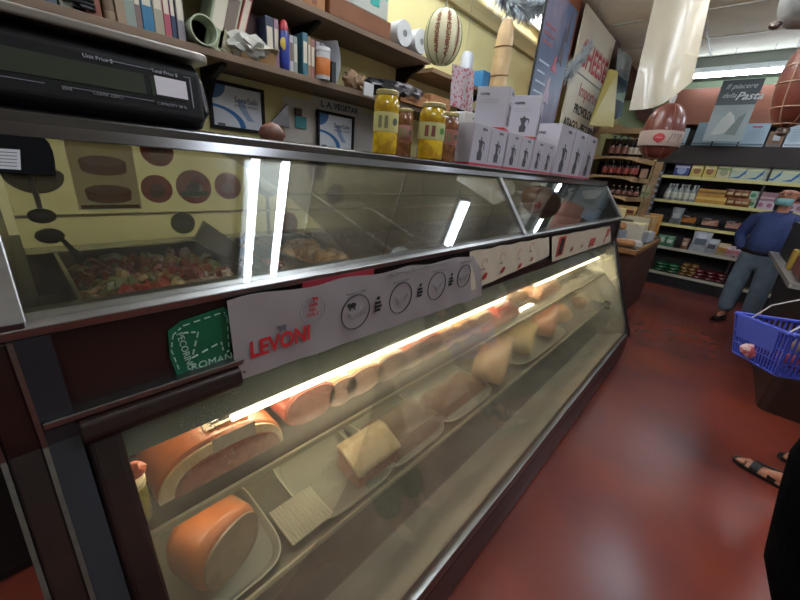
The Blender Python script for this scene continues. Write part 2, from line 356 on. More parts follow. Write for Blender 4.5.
# shelves
M_sh = thin_glass('shelf_glass', '#f0f4ee', .06, '#cfc8a8', boost=1.2)
MB().box(-1.15, -.655, .012, YR-.015, .768, .776).build('upper_shelf', M_sh, case)
MB().box(-.655, -.645, .012, YR-.015, .760, .779).build('shelf_lip', mat('shelf_lip_plastic', '#a39a7e', .3, alpha=1), case, bevel=.003)
MB().box(-.688, -.656, .012, YR-.015, .755, .767).build('added_lamp_cover', mat('shelf_lip_plastic'), case)  # opaque strip added to hide the fill lamp beneath it
for (a, b_) in ((.05, 1.7), (1.8, 3.45)): MB().cyl((-.674, a, .748), (-.674, b_, .748), .006, n=8).build('added_shelf_lamp', emis('added_shelf_tube', '#fff0d6', 11), case, smooth=True)  # unseen lamp added under the lip to light the lower shelf
for y in (.3, 1.2, 2.1, 3.0): MB().box(-1.36, -.75, y-.01, y+.01, .74, .766).build('shelf_bracket', M_steel_dark, case)
MB().box(-1.25, -.564, .012, YR-.015, .493, .505).build('lower_shelf', mat('shelf_steel', '#77756a', .35, .6, var=.2, scale=10), case)
MB().box(-.564, -.556, .012, YR-.015, .493, .511).build('shelf_lip', mat('shelf_lip_pale', '#c9bf9c', .35), case, bevel=.002)
# lower glass
glow = thin_glass('lower_glass', '#fbfdfa', .085, '#d6d0be', boost=.6, drops=True)
MB().prism([(gx(.292), .292), (gx(.292)-.005, .292), (gx(1.05)-.005, 1.05), (gx(1.05), 1.05)], 'y', .046, 3.47).build('front_glass', glow, case)
# fascia, rails
MB().box(-.70, -.665, -.035, YR, 1.092, 1.238).build('fascia', M_dwood, case)
MB().box(-.70, -.668, -.02, YR, 1.225, 1.24).build('shadow_gap', M_black, case)
MB().prism([(-.69, 1.238), (-.655, 1.236), (-.652, 1.250), (-.668, 1.268), (-.69, 1.268)], 'y', -.085, YR+.03).build('lower_rail', M_steel, case, bevel=.002)
MB().prism([(ux(1.5)-.005, 1.498), (ux(1.5)+.01, 1.494), (-.838, 1.515), (-.838, 1.532), (-.86, 1.536), (-.9, 1.536), (-.9, 1.50)], 'y', -.2, YR+.03).build('top_rail', mat('top_rail_steel', '#6a6a6c', .2, 1, var=.15, scale=20, stretch=(1, .1, 1)), case, bevel=.003)
MB().box(-1.42, -.88, -.2, YR+.03, 1.505, 1.534).build('top_slab', M_steel_dark, case)
ug = thin_glass('upper_glass', '#fafcfa', .02, '#b9b49c', boost=.8)
def upane(y0, y1, m=ug, t=.005, z0=1.26, z1=1.5, off=0):
    return MB().prism([(ux(z0)+off, z0), (ux(z0)-t+off, z0), (ux(z1)-t+off, z1), (ux(z1)+off, z1)], 'y', y0, y1)
for a, b_ in ((-.02, 1.575), (1.60, 3.485)): upane(a, b_).build('upper_glass', ug, case)
upane(1.572, 1.603, t=.014, off=.006).build('mullion', M_steel, case, bevel=.002)
upane(-.068, -.018, t=.016, off=.008).build('mullion', M_steel, case, bevel=.002)
upane(3.480, 3.53, t=.016, off=.008).build('mullion', M_steel, case, bevel=.002)
# rear yellow doors
M_rear = thin_glass('rear_door_glass', '#fbfaf0', .06, '#c8bc70', boost=.6)
M_yel = mat('yellow_rear_door', '#c2b455', .45, var=.05, scale=3)
for a, b_ in ((.0, .72), (.73, 1.7), (1.71, 2.6), (2.61, 3.49)):
    d = MB().box(-1.405, -1.385, a, b_, 1.20, 1.505).build('rear_door', M_rear, case)
    MB().box(-1.386, -1.380, a, b_, 1.285, 1.293).build('door_rail', pl('#c0b888'), d)
    MB().box(-1.388, -1.381, b_-.012, b_, 1.2, 1.5).build('door_edge', pl('#7d7754'), d)
MB().box(-1.42, -.68, 0, YR, 1.065, 1.09).build('pan_deck', M_steel_dark, case)
MB().box(-1.38, -1.30, 0, YR, 1.09, 1.205).build('pan_ledge', mat('ledge_steel', '#9a9c98', .25, 1), case)
MB().box(-.72, -.69, 0, YR, 1.09, 1.225).build('pan_ledge', M_steel, case)
# small control tag on the end liner
p = at(607, 305, Y=YR-.014)
tg = MB().box(p.x-.025, p.x+.025, YR-.02, YR-.012, p.z-.035, p.z+.035).build('control_tag', pl('#3a3a34'), case)
for k in range(3): MB().box(p.x-.018, p.x+.018, YR-.022, YR-.019, p.z-.024+k*.02, p.z-.016+k*.02).build('tag_print', pl('#c8c8b8'), tg)

# ---------- stickers on the rear doors ----------
def disc(name, label, px, py, rpx, col, inner=None, cat='sticker', group='round stickers on the yellow rear doors', X=-1.379, band=None, txt=None):
    c = at(px, py, X=X); c2 = at(px+rpx, py, X=X); r_ = abs(c2.y-c.y)*.85
    t = thing(name, label, cat, (X, c.y, c.z), 0, group)
    MB().cyl((0, 0, 0), (.002, 0, 0), r_, n=28).build('disc', film(col), t)
    if inner: MB().cyl((.002, 0, -r_*.15), (.003, 0, -r_*.15), r_*.5, n=20).build('picture', film(inner), t)
    if band: MB().box(.002, .0032, -r_*.75, r_*.75, -r_*.55, -r_*.25).build('band', film(band), t)
    if txt: text(txt, r_*.42, (.0035, 0, r_*.1), YP, ZP, film('#d9c9bb'), t, align='CENTER')
    return t
disc('round_sticker', 'dark red round sticker highest on the rear door, beside the cheese poster', 157, 151, 19, '#c8705c', '#b88468', txt='Sardegna')
disc('round_sticker', 'dark red round sticker with a brown centre just right of the cheese poster', 157, 189, 18, '#cc7a64', '#a07a60')
disc('round_sticker', 'largest round sticker, red rim with grey face and green band', 194, 187, 20, '#c88a7c', '#ccc6b8', band='#8fae8a')
disc('round_sticker', 'pink round sticker right of the green banded one', 228, 186, 15, '#c87f76', '#d09a90')
disc('round_sticker', 'dark grey round sticker partly behind the bright lamp reflection', 268, 180, 17, '#8a8886', '#aaa6a2')
disc('round_sticker', 'faint brown round sticker high on the second rear door', 317, 168, 11, '#b09a6a', '#b8906a')
disc('round_sticker', 'faint brown speckled round sticker low on the second rear door', 336, 195, 10, '#a8945c', '#958459')
disc('round_sticker', 'grey green round sticker low beside the pans', 183, 223, 14, '#98a07a', '#a0a08a')
disc('round_sticker', 'small pink round sticker low behind the lamp reflection', 288, 223, 11, '#c0886c', '#c89f88')
# cheese poster
pa = [at(62, 136, X=-1.379), at(126, 140, X=-1.379), at(140, 210, X=-1.379), at(80, 212, X=-1.379)]
y0, y1, z0, z1 = pa[0].y, pa[1].y+.01, 1.305, 1.50
t = thing('cheese_poster', 'pale poster of two round brown cheeses on the yellow rear door', 'poster', (-1.379, (y0+y1)/2, z0))
hw = (y1-y0)/2; hh = z1-z0
MB().box(0, .002, -hw, hw, 0, hh).build('sheet', film('#f4eee0'), t)
for zz in (.055, .135):
    c = MB().prism([(math.cos(a)*.055, zz+math.sin(a)*.017-(.02 if math.sin(a) < 0 else 0)) for a in [i*math.pi/10 for i in range(20)]], 'x', .002, .003).build('cheese_picture', film('#c88f78'), t)
    MB().prism([(math.cos(a)*.05, zz+.002+math.sin(a)*.013) for a in [i*math.pi/10 for i in range(20)]], 'x', .003, .0036).build('cut_face', film('#dcae94'), c)
MB().box(.002, .003, -hw+.005, hw-.005, .003, .014).build('base_band', film('#8f5c4c'), t)
# grey bowl print left
t = tag(MB().prism([(math.cos(a)*.06+y0-.075, 1.40+math.sin(a)*(.05 if math.sin(a) < 0 else .02)) for a in [i*math.pi/12 for i in range(24)]], 'x', -1.383, -1.380).build('bowl_picture', film('#8f8d7c'), None), 'grey bowl printed on the left end of the yellow door, behind the ladle', 'picture')
# ladle hanging
def spoon(name, label, px, py, hx, hy, X):
    c = at(px, py, X=X); h = at(hx, hy, X=X+.03)
    t = thing(name, label, 'spoon', c)
    MB().ell((0, 0, 0), (.02, .026, .018), sub=2).build('bowl', M_black, t, smooth=True)
    d = h-c; MB().tube([d*0.12+V((0, 0, .008)), d*.5+V((0, 0, .015)), d], [.005, .005, .008], 8).build('handle', M_steel if hy < py else M_black, t, smooth=True)
    return t
spoon('ladle', 'dark ladle hanging by its steel handle above the salad pan', 42, 216, 30, 172, -1.18)
spoon('serving_spoon', 'dark serving spoon with its handle lying over the salad pan', 50, 236, 80, 258, -1.12)

# ---------- food pans in the top well ----------
def pan(y0, y1, label, food, chunks, cols, n, x0=-1.29, x1=-.73, zt=1.205, zf=1.165, size=(.012, .024)):
    t = thing('food_pan', label, 'food pan', ((x0+x1)/2, (y0+y1)/2, 1.09)); hx = (x1-x0)/2; hy = (y1-y0)/2; h = zt-1.09
    w_ = .003; b = MB()
    b.box(-hx, hx, -hy, -hy+w_, .0, h); b.box(-hx, hx, hy-w_, hy, .0, h); b.box(-hx, -hx+w_, -hy, hy, 0, h); b.box(hx-w_, hx, -hy, hy, 0, h); b.box(-hx, hx, -hy, hy, 0, w_)
    b.build('pan_body', M_steel, t)
    r_ = MB(); r_.box(-hx-.008, hx+.008, -hy-.004, -hy+.004, h-.003, h+.003); r_.box(-hx-.008, hx+.008, hy-.004, hy+.004, h-.003, h+.003); r_.box(-hx-.008, -hx+.006, -hy, hy, h-.003, h+.003); r_.box(hx-.006, hx+.008, -hy, hy, h-.003, h+.003)
    r_.build('rim', M_steel, t, bevel=.001)
    first = None
    for ci, c in enumerate(cols):
        m = MB()
        for i in range(n//len(cols)):
            x = rnd(x0+.02, x1-.02); y = rnd(y0+.02, y1-.02); s = rnd(*size)
            cz = zf+.018*math.sin(x*23+ci)*math.cos(y*19)+rnd(-.006, .012)
            R_ = Euler((rnd(0, 3), rnd(0, 3), rnd(0, 3))).to_matrix().to_4x4()
            if chunks == 'strip': m.ell((x, y, cz), (s*1.6, s*.55, s*.35), R_, 1, .15)
            elif chunks == 'ball': m.ell((x, y, cz), (s, s*rnd(.8, 1), s*rnd(.7, 1)), R_, 2, .04)
            else: m.ell((x, y, cz), (s, s*.8, s*.5), R_, 1, .2)
        if first is None:
            m.box(x0+.006, x1-.006, y0+.006, y1-.006, zf-.03, zf-.004)
            first = m.build(food, mat('food_'+c.strip('#'), c, .35, var=.25, scale=80), None, smooth=True)
        else: m.build('pieces', mat('food_'+c.strip('#'), c, .35, var=.25, scale=80), first, smooth=True)
    return first
f1 = pan(.055, .40, 'steel food pan at the near end holding the red and green salad', 'pepper_salad', 'chunk', ['#8a4a20', '#8f3018', '#6f7040', '#b08a58', '#9c8468', '#74321c'], 760, size=(.010, .026))
tag(f1, 'chopped red pepper and green vegetable salad heaped in the nearest pan', 'salad', kind='stuff')
f2 = pan(.41, .56, 'narrow steel food pan right of the salad pan', 'seafood_salad', 'chunk', ['#a8643c', '#b88a60', '#8a4a2c'], 260)
tag(f2, 'orange brown mixed salad in the narrow second pan', 'salad', kind='stuff')
f3 = pan(.57, .80, 'steel food pan holding pale round balls', 'stuffed_balls', 'ball', ['#b08450', '#c29868', '#9a6e40'], 90, size=(.022, .034))
tag(f3, 'pale tan round stuffed balls piled in the third pan', 'antipasto', kind='stuff')
f4 = pan(.87, 1.20, 'steel food pan holding dark leafy greens', 'leafy_greens', 'strip', ['#1f2a14', '#2e3a1e', '#3c3a28'], 420, zf=1.17)
tag(f4, 'dark green cooked leaves in the fourth pan', 'greens', kind='stuff')
f5 = pan(1.24, 1.56, 'steel food pan holding black olives', 'black_olives', 'ball', ['#1a1614', '#2c211c'], 420, size=(.010, .014))
tag(f5, 'glossy black olives in the fifth pan, before the metal mullion', 'olives', kind='stuff')
f6 = pan(1.64, 2.1, 'steel food pan of dark mushrooms just right of the mullion', 'marinated_mushrooms', 'chunk', ['#3a2a20', '#54402e'], 300)
tag(f6, 'brown marinated mushrooms in the pan right of the mullion', 'mushrooms', kind='stuff')
f7 = pan(2.15, 2.7, 'steel food pan of dried tomatoes under the third glass pane', 'dried_tomatoes', 'strip', ['#5a2418', '#3e1c14'], 260)
tag(f7, 'dark red dried tomatoes in the second last pan', 'tomatoes', kind='stuff')
f8 = pan(2.75, 3.4, 'last steel food pan at the far end of the case', 'olive_salad', 'ball', ['#5a5a2c', '#3f3f24'], 260, size=(.012, .018))
tag(f8, 'green olives in the last pan at the far end of the case', 'olives', kind='stuff')
# slanted clear divider standing between the first pans
tag(MB().slab([(-1.3, .395, 1.21), (-.75, .405, 1.21), (-.75, .42, 1.225), (-1.3, .435, 1.275)], .003).build('pan_divider', thin_glass('divider_glass', '#e8ecea', .25, '#c9ccc4'), None), 'clear slanted divider between the salad pan and the narrow pan', 'divider')
# ================= SIGNS ON THE CASE FRONT =================
BX = -.646
def on(px, py, X=BX): return at(px, py, X=X)
def sheet(name, label, corners, col, cat='banner', X=BX, wav=.002, m=None, group=None):
    q = [on(*c, X=X) for c in corners]  # TL, TR, BR, BL
    o = thing(name, label, cat, (X, (q[0].y+q[1].y)/2, min(p.z for p in q)), 0, group); L0 = V(o.location)
    def fn(u, v):
        p = (q[3]*(1-u)+q[2]*u)*(1-v)+(q[0]*(1-u)+q[1]*u)*v
        return (wav*math.sin(u*37)*math.sin(v*5+u*9)+p.x-L0.x, p.y-L0.y, p.z-L0.z+(wav*1.5*math.sin(u*25) if v > .99 else 0))
    MB().grid(fn, 60, 6, t=.0012).build('sheet', m or pl(col, .45), o, smooth=True)
    return o, q, (lambda P: V(P)-L0)
M_ban = mat('vinyl_banner', '#8f8787', .42, var=.04, scale=8, bump=.15, bscale=14)
ban, q, lc = sheet('vinyl_banner', 'long pale vinyl banner with red LEVONI lettering and round drawings taped to the case', [(227, 301), (480, 254), (482, 296), (237, 381)], '#b3aaaa', m=M_ban, wav=.0025)
FX = BX+.005
p = on(250, 361, FX); p2 = on(309, 331, FX)
tx = text('LEVONI', .053, lc(p+V((0, 0, .006))), YP, ZP, M_redink, ban, 'brand_lettering', bold=.0016, ext=.0003)
wd = max(v.co.y for v in tx.data.vertices)-min(v.co.y for v in tx.data.vertices); y0 = min(v.co.y for v in tx.data.vertices)
for v in tx.data.vertices: v.co.y = y0+(v.co.y-y0)*(p2.y-p.y)/wd
def ring(c, r_, m, parent, name='ring', w_=.0016, n=36):
    MB().tube([c+V((0, math.cos(a)*r_, math.sin(a)*r_)) for a in [i*2*math.pi/n for i in range(n)]], w_, 4, closed=True).build(name, m, parent)
def pig(c, s, m, parent, name='pig_mark'):
    b = MB(); b.ell(c, (.0008, s, s*.55), sub=1); b.ell(c+V((0, -s*.9, s*.2)), (.0008, s*.45, s*.4), sub=1)
    for dy in (-.6, .5): b.box(c.x-.0006, c.x+.0006, c.y+dy*s-s*.12, c.y+dy*s+s*.12, c.z-s, c.z)
    b.build(name, m, parent)
pig(lc(on(283, 327, FX)), .011, pl('#5b5a66'), ban)
c0 = lc(on(313, 310, FX)); ring(c0, .033, M_grey, ban, w_=.0008); ring(c0, .026, M_grey, ban, w_=.0006)
for k, s in enumerate(('100%', 'PIG', 'ITALY')): text(s, .012, c0+V((.0005, 0, .009-k*.012)), YP, ZP, M_redink, ban, align='CENTER')
pig(lc(on(316, 298, FX)), .008, M_redink, ban)
for i, px in enumerate((356, 401, 437, 464)):
    py = (312, 298, 286, 276)[i]; c = lc(on(px, py, FX)); ring(c, .048 if i < 3 else .042, M_ink, ban, 'round_drawing', w_=.0014)
    if i == 0: pig(c+V((0, -.012, .022)), .014, M_ink, ban)
    MB().tube([c+V((0, .03*math.cos(a)*(1-.2*k_), .012*math.sin(a*2.2+i)-.004*k_)) for k_ in range(3) for a in [j*.5 for j in range(-3, 7)]], .0007, 4).build('drawing_lines', M_grey, ban)
    text('from born to farm', .009, c+V((0, -.034, .053)), YP, ZP, M_grey, ban)
    if i < 3:
        d = lc(on((378, 420, 451)[i], (306, 292, 281)[i], FX))
        for k in range(3): MB().box(d.x-.0006, d.x+.0006, d.y-.011, d.y+.014-(.004 if k != 1 else 0), d.z-.016+k*.011, d.z-.008+k*.011).build('printed_bar', M_ink, ban)
        MB().ell(d+V((0, 0, .024)), (.0007, .008, .006), sub=1).build('printed_mark', M_ink, ban)
text('only from pigs born and raised in Italy', .016, lc(on(386, 277, FX)), YP, ZP, M_grey, ban, sx=1.25)
MB().box(-.010, -.006, -.30, -.08, q[0].z-ban.location.z-.02, q[0].z-ban.location.z+.004).build('red_backing', pl('#8e2431'), ban)
for k in range(2): MB().cyl(lc(on(240.5+k*4, 373-k, FX)), lc(on(240.5+k*4, 373-k, FX+.001)), .002, n=8).build('eyelet', M_ink, ban)
# cream strip with meat pictures
b2, q2, lc2 = sheet('paper_banner', 'cream paper strip with small red meat pictures along the case front', [(470, 252), (549, 237), (549, 256), (471, 291)], '#b8ab92', wav=.0015, m=mat('cream_paper', '#b9ad97', .6, bump=.1, bscale=12))
for k, (px, py, w_) in enumerate(((485, 276, .03), (503, 270, .028), (520, 266, .028), (532, 259, .02))):
    c = lc2(on(px, py, FX)); MB().ell(c, (.001, w_*.7, w_*.45), Matrix.Rotation(.5, 4, 'X'), sub=2, jit=.12).build('meat_picture', pl('#9e2a24'), b2)
    c = lc2(on(px, py-13, FX)); MB().tube([c+V((0, .02*math.cos(a), .018*math.sin(a))) for a in [i*.5 for i in range(10)]], .0007, 4).build('drawn_stroke', M_redink, b2)
    text('salumi', .012, c+V((0, -.02, -.028)), YP, ZP, M_grey, b2)
b3, q3, lc3 = sheet('paper_banner', 'far paper strip with large red script letters beside the case end', [(552, 237), (610, 226), (611, 242), (552, 262)], '#b7aa93', wav=.001, m=mat('cream_paper', None and '' or '#b9ad97'))
MB().box(lc3(on(562, 240)).x+.001, lc3(on(562, 240)).x+.003, lc3(on(562, 240)).y-.05, lc3(on(562, 240)).y+.06, lc3(on(562, 250)).z-.03, lc3(on(562, 240)).z+.02).build('red_picture', pl('#a3352c'), b3)
MB().box(lc3(on(562, 240)).x+.003, lc3(on(562, 240)).x+.004, lc3(on(562, 240)).y-.02, lc3(on(562, 240)).y+.04, lc3(on(562, 250)).z-.02, lc3(on(562, 240)).z+.01).build('dark_picture', pl('#2c2420'), b3)
for k, px in enumerate((572, 582)): MB().ell(lc3(on(px, 249-k*3, FX)), (.001, .025, .015), sub=1, jit=.1).build('meat_picture', pl('#8f4a3a'), b3)
text('se', .12, lc3(on(588, 247, FX)), YP, ZP, M_redink, b3, 'script_lettering', bold=.002, shear=.3, sx=1.3)
text('P', .15, lc3(on(603, 243, FX)), YP, ZP, M_redink, b3, 'script_lettering', bold=.002, shear=.3)
tag(MB().slab([on(497, 288, -.658), on(535, 270, -.658), on(533, 266, -.658), on(500, 279, -.658)], .002).build('plastic_wrap', mat('crumpled_plastic', '#6c6c74', .15, .3, bump=.8, bscale=30)), 'crumpled clear plastic tucked under the cream meat strip', 'plastic wrap')
# green sticker
g = [on(168, 331, -.66), on(180, 322, -.66), on(224, 307, -.66), on(229, 312, -.66), on(231, 352, -.66), on(226, 363, -.66), on(177, 375, -.66), on(170, 358, -.66)]
t = thing('green_sticker', 'green sticker reading PECORINO ROMANO with a dashed white arrow', 'sticker', (-.66, g[0].y, g[6].z)); L0 = V(t.location)
MB().prism([(p.y-L0.y, p.z-L0.z) for p in g], 'x', -.002, .0).build('sheet', mat('green_vinyl', '#0f5a3c', .35), t)
M_mint = pl('#9fb8a8')
def dash(pts, parent, L0, m, r_=.0013, n=6, name='dashed_line', X=-.6595):
    P = [on(*c, X=X)-L0 for c in pts]
    for a, b_ in zip(P, P[1:]):
        k = max(2, int((b_-a).length/.016)); bb = MB()
        for i in range(k): bb.tube([a+(b_-a)*(i/k), a+(b_-a)*((i+.6)/k)], r_, 5)
        bb.build(name, m, parent)
dash([(173, 335), (183, 326), (224, 312), (227, 318), (229, 350), (224, 357)], t, L0, M_mint)
dash([(173, 335), (171, 350), (180, 372)], t, L0, M_mint)
dash([(184, 333), (198, 332), (192, 358), (221, 342), (224, 352)], t, L0, M_mint, .0018, name='dashed_arrow')
a = on(176, 334, -.6592)-L0
pc = text('PECORINO', .0165, a, on(189, 372, -.6592)-on(176, 334, -.6592), XP.cross(on(189, 372, -.6592)-on(176, 334, -.6592)), M_mint, t)
a = on(191, 371, -.6592)-L0
text('ROMANO', .0215, a, on(228, 360, -.6592)-on(191, 371, -.6592), XP.cross(on(228, 360, -.6592)-on(191, 371, -.6592)), M_mint, t)
# black half round sticker on upper glass (inside plane of the glass)
def ong(px, py, off=.004):
    d = ray(px, py); n = V((math.cos(math.radians(37)), 0, math.sin(math.radians(37)))); p0 = V((ux(1.3)+off, 0, 1.3)); return CAM+d*((p0-CAM).dot(n)/d.dot(n))
def glass_poly(pts, t=.001, off=.004): return [ong(px, py, off) for px, py in pts]
gp = glass_poly([(-14, 172), (-16, 145), (-6, 136), (5, 132), (20, 130), (32, 131.5), (42, 136), (49, 143), (53, 152), (55, 162), (56, 176)])
t = thing('glass_sticker', 'black half round label with white text panel on the upper glass', 'sticker'); MB().slab(gp, .001).build('sheet', mat('matte_black', '#0c0c0e', .9, spec=.05), t)
MB().slab(glass_poly([(-10, 148), (20, 150), (21, 170), (-11, 168)], off=.0048), .0005).build('text_panel', pl('#8f9092'), t)
for k in range(5): MB().slab(glass_poly([(-8, 151+k*3.4), (17, 152.5+k*3.4), (17, 153.2+k*3.4), (-8, 151.8+k*3.4)], off=.0054), .0003).build('text_line', pl('#3c3d40'), t)
for k in range(6): MB().slab(glass_poly([(24, 153+k*2.4), (50-(k % 2)*3, 155+k*2.4), (50-(k % 2)*3, 155.8+k*2.4), (24, 154+k*2.4)], off=.0048), .0003).build('text_line', pl('#6b6c70'), t)
for k, (x, y, c) in enumerate(((4, 138, '#a58c74'), (30, 139, '#b5aca4'), (38, 142, '#9c8a78'), (28, 168, '#9a7a6c'), (37, 169, '#b0a8a2'), (47, 170, '#5c5c62'))): MB().slab(glass_poly([(x-4, y-1.5), (x+3, y-2), (x+4, y+1.5), (x-3, y+2)], off=.0048), .0003).build('picture', pl(c), t)

# ================= MEATS IN THE LOWER CASE =================
US, LS = .777, .506   # shelf tops
def cutmat(name, c, c2, sc=60): return mat(name, c, .35, col2=c2, scale=sc, thresh=(.45, .6), coat=.2)
M_mort = cutmat('mortadella_cut', '#dba28a', '#e8c0a6', 90); M_ham = cutmat('ham_cut', '#cf8672', '#bd7462', 30); M_fat = cutmat('cured_fat', '#e0c498', '#d4b07c', 20)
M_rind = mat('orange_rind', '#b0602c', .4, var=.25, scale=12, coat=.3); M_tanr = mat('tan_casing', '#cf9a68', .35, var=.1, scale=10, coat=.3); M_pinkr = mat('pink_casing', '#c46a54', .35, var=.1, scale=10, coat=.3)
def log(name, label, px0, px1, pytop, rind, cut, cat, X=-.718, zb=US, depth=.26, hs=None, flat=.12, group=None, rot=0, patch=None, rnd_=.006):
    """a loaf of cured meat lying across the case: casing + cut face towards the glass"""
    y0, y1 = y_at(px0, X, zb+.02), y_at(px1, X, zb+.02); yc = (y0+y1)/2; hw = (y1-y0)/2*.93
    h = (hs or max(.05, z_at(pytop, X-.04, yc)-zb))
    t = thing(name, label, cat, (X, yc, zb), rot, group)
    out = [(hw*math.copysign(abs(math.cos(a))**.85, math.cos(a)), h/2+h/2*math.copysign(abs(math.sin(a))**.8, math.sin(a))) for a in [2*math.pi*i/28 for i in range(28)]]
    out = [(u_, max(v_, 0)) for u_, v_ in out]
    MB().prism([(u_, v_) for u_, v_ in out], 'x', -depth, 0).build('casing', rind, t, bevel=rnd_, seg=4, smooth=True)
    e_ = 1-max(.07, rnd_*.35/max(hw, .02)); MB().prism([(u_*e_, h/2+(v_-h/2)*e_) for u_, v_ in out], 'x', -.004, .003).build('cut_face', cut, t, bevel=.001)
    if patch:
        c1, = patch
        MB().grid(lambda u_, v_: (-.02-.12*v_, hw*.75*(u_*2-1), h/2+(h/2+.002)*math.sqrt(max(0, 1-(.75*(u_*2-1))**2))**.8), 10, 3, t=-.001).build('label', pl(c1, .4), t, smooth=True)
    return t
# speck: big flat slab with rind, fat arc and dark lean
y0, y1 = y_at(157, -.705, US), y_at(284, -.705, US+.05); yc = (y0+y1)/2; hw = (y1-y0)/2
t = thing('speck_slab', 'large half slab of smoked ham with orange rind and pale fat edge', 'meat', (-.705, yc, US))
def arch(w_, h, n=22, k=.75): return [(w_, 0)]+[(w_*math.copysign(abs(math.cos(a))**k, math.cos(a)), h*math.sin(a)**.9) for a in [math.pi*i/n for i in range(1, n)]]+[(-w_, 0)]
MB().prism(arch(hw, .108), 'x', -.30, 0).build('rind', M_rind, t, bevel=.012, seg=3, smooth=True)
MB().prism(arch(hw*.97, .102), 'x', -.01, .004).build('fat_layer', M_fat, t, bevel=.002)
MB().prism([(u_*1.0+hw*.06, v_) for u_, v_ in arch(hw*.84, .074)], 'x', .0, .008).build('lean_meat', cutmat('speck_lean', '#8c4634', '#a05a44', 40), t, bevel=.002)
lb = MB().grid(lambda u_, v_: (-.03-.10*v_, -.03+.11*u_, .1105+.003*math.sin(u_*3)), 8, 3, t=-.001).build('paper_label', pl('#b8a78c', .4), t)
for k in range(3): MB().box(-.045-k*.03, -.049-k*.03, -.02, .065, .115, .116).build('printed_line', M_ink, lb)
MB().grid(lambda u_, v_: (.006, -.03+.10*u_, .111-.05*v_+.0), 6, 3, t=.0008).build('label_flap', pl('#b8a78c', .4), t)
# jar at left
p = at(148, 490, X=-.70)
t = thing('olive_jar', 'clear jar of yellow green peppers at the left end of the shelf', 'jar', (-.70, .042, US))
MB().lathe([(.026, 0), (.029, .005), (.029, .075), (.025, .09)], n=20).build('contents', cutmat('yellow_green_contents', '#8a7a18', '#5a5210', 60), t, smooth=True)
MB().lathe([(.027, .09), (.030, .093), (.030, .104), (.027, .106)], n=20).build('rim', pl('#c9b890'), t, smooth=True)
tag(MB().ell((-.70, .05, US+.125), (.02, .026, .018), sub=2, jit=.1).build('carrot_piece', pl('#b8532a'), None), 'orange vegetable piece on top of the jar at the left end', 'vegetable')
t = log('mortadella', 'pink mortadella half wrapped with white and red label, nearest on the upper shelf', 283, 338, 392, M_pinkr, M_ham, 'meat', hs=.12)
hw = (y_at(338, -.718, US+.02)-y_at(283, -.718, US+.02))/2*.93
L_ = MB().grid(lambda u_, v_: (-.02-.13*v_, hw*.7*(u_*2-1), .122+.0*u_-.02*(u_*2-1)**2), 8, 3, t=-.0015).build('white_label', pl('#cfc6b6', .4), t)
text('MORTADELLA', .018, (-.10, -hw*.6, .1235), YP, -XP, pl('#34507c'), L_); MB().box(-.15, -.02, -hw*.92, -hw*.72, .10, .114).build('red_band', pl('#b23a2c'), L_)
specs = [('ham_log', 'small tan cured log second along the upper shelf', 326, 358, 377, M_tanr, M_mort, .102),
 ('ham_log', 'yellow tan cured log third along the upper shelf', 343, 383, 371, M_tanr, M_mort, .105),
 ('ham_roast', 'cooked ham with pale top and pink rim, fourth on the upper shelf', 374, 407, 355, mat('pale_casing', '#d9c4a0', .35, coat=.3), M_mort, .108),
 ('mortadella', 'round pink mortadella fifth along the upper shelf', 397, 429, 342, M_pinkr, M_mort, .108),
 ('mortadella', 'small pink mortadella end with pale top, sixth on the upper shelf', 414, 442, 341, M_pinkr, M_ham, .115),
 ('ham_log', 'broad tan cured log seventh along the upper shelf', 432, 459, 328, M_tanr, M_mort, .105),
 ('ham_log', 'tan cured log eighth on the upper shelf, before the red packs', 453, 476, 324, M_tanr, M_mort, .105),
 ('ham_roast', 'pale ham ninth on the upper shelf, touching the red packs', 470, 492, 318, mat('pale_casing'), M_mort, .102)]
for n_, l_, a, b_, c_, r1, r2, h_ in specs: log(n_, l_, a, b_, c_, r1, r2, 'meat', hs=h_)
def pack(name, label, px0, px1, h, col, X=-.70, zb=US, dx=.16, cat='packaged food', jit=.05, m=None, group=None, film=True):
    y0, y1 = y_at(px0, X, zb), y_at(px1, X, zb); hw = (y1-y0)/2
    t = thing(name, label, cat, (X-dx/2, (y0+y1)/2, zb), 0, group)
    def fn(u_, v_):
        e = min(u_, 1-u_, v_, 1-v_)*4; k = min(1, e)**.5
        return (dx*(u_-.5), 2*hw*(v_-.5), h*k*(1+.12*math.sin(u_*9+px0)*math.sin(v_*11)))
    MB().grid(fn, 12, 12, t=.004).build('contents', m or mat('pack_'+col.strip('#'), col, .3, var=.18, scale=30, coat=.6), t, smooth=True)
    if film: MB().box(-dx*.3, dx*.15, -hw*.6, hw*.5, h*1.02, h*1.04).build('sticker', pl('#d6c8a8', .4), t)
    return t
pack('meat_pack', 'bright red vacuum pack of sliced meat on the upper shelf', 484, 502, .05, '#b8402e')
pack('meat_pack', 'larger bright red vacuum pack beside the shiny wrapped pack', 499, 521, .065, '#c24a36')
pack('cheese_pack', 'shiny film wrapped tray with white label right of the red packs', 508, 530, .05, '#b08a68', X=-.80)
pack('bread_pack', 'yellow brown crinkled pack behind the shiny tray', 518, 536, .085, '#a68448', X=-.86)
pack('cheese_pack', 'white film wrapped cheese with bright highlight above the tray', 532, 548, .06, '#c4b498', X=-.80)
pack('cheese_pack', 'sliced pale pink cheese pack near the far end', 541, 563, .07, '#c99a78', X=-.72)
pack('cheese_pack', 'white cheese block leaning near the far end of the upper shelf', 556, 572, .09, '#d8c8a4', X=-.80)
pack('cheese_pack', 'yellow cheese block last on the upper shelf', 567, 590, .10, '#c8a452', X=-.82)
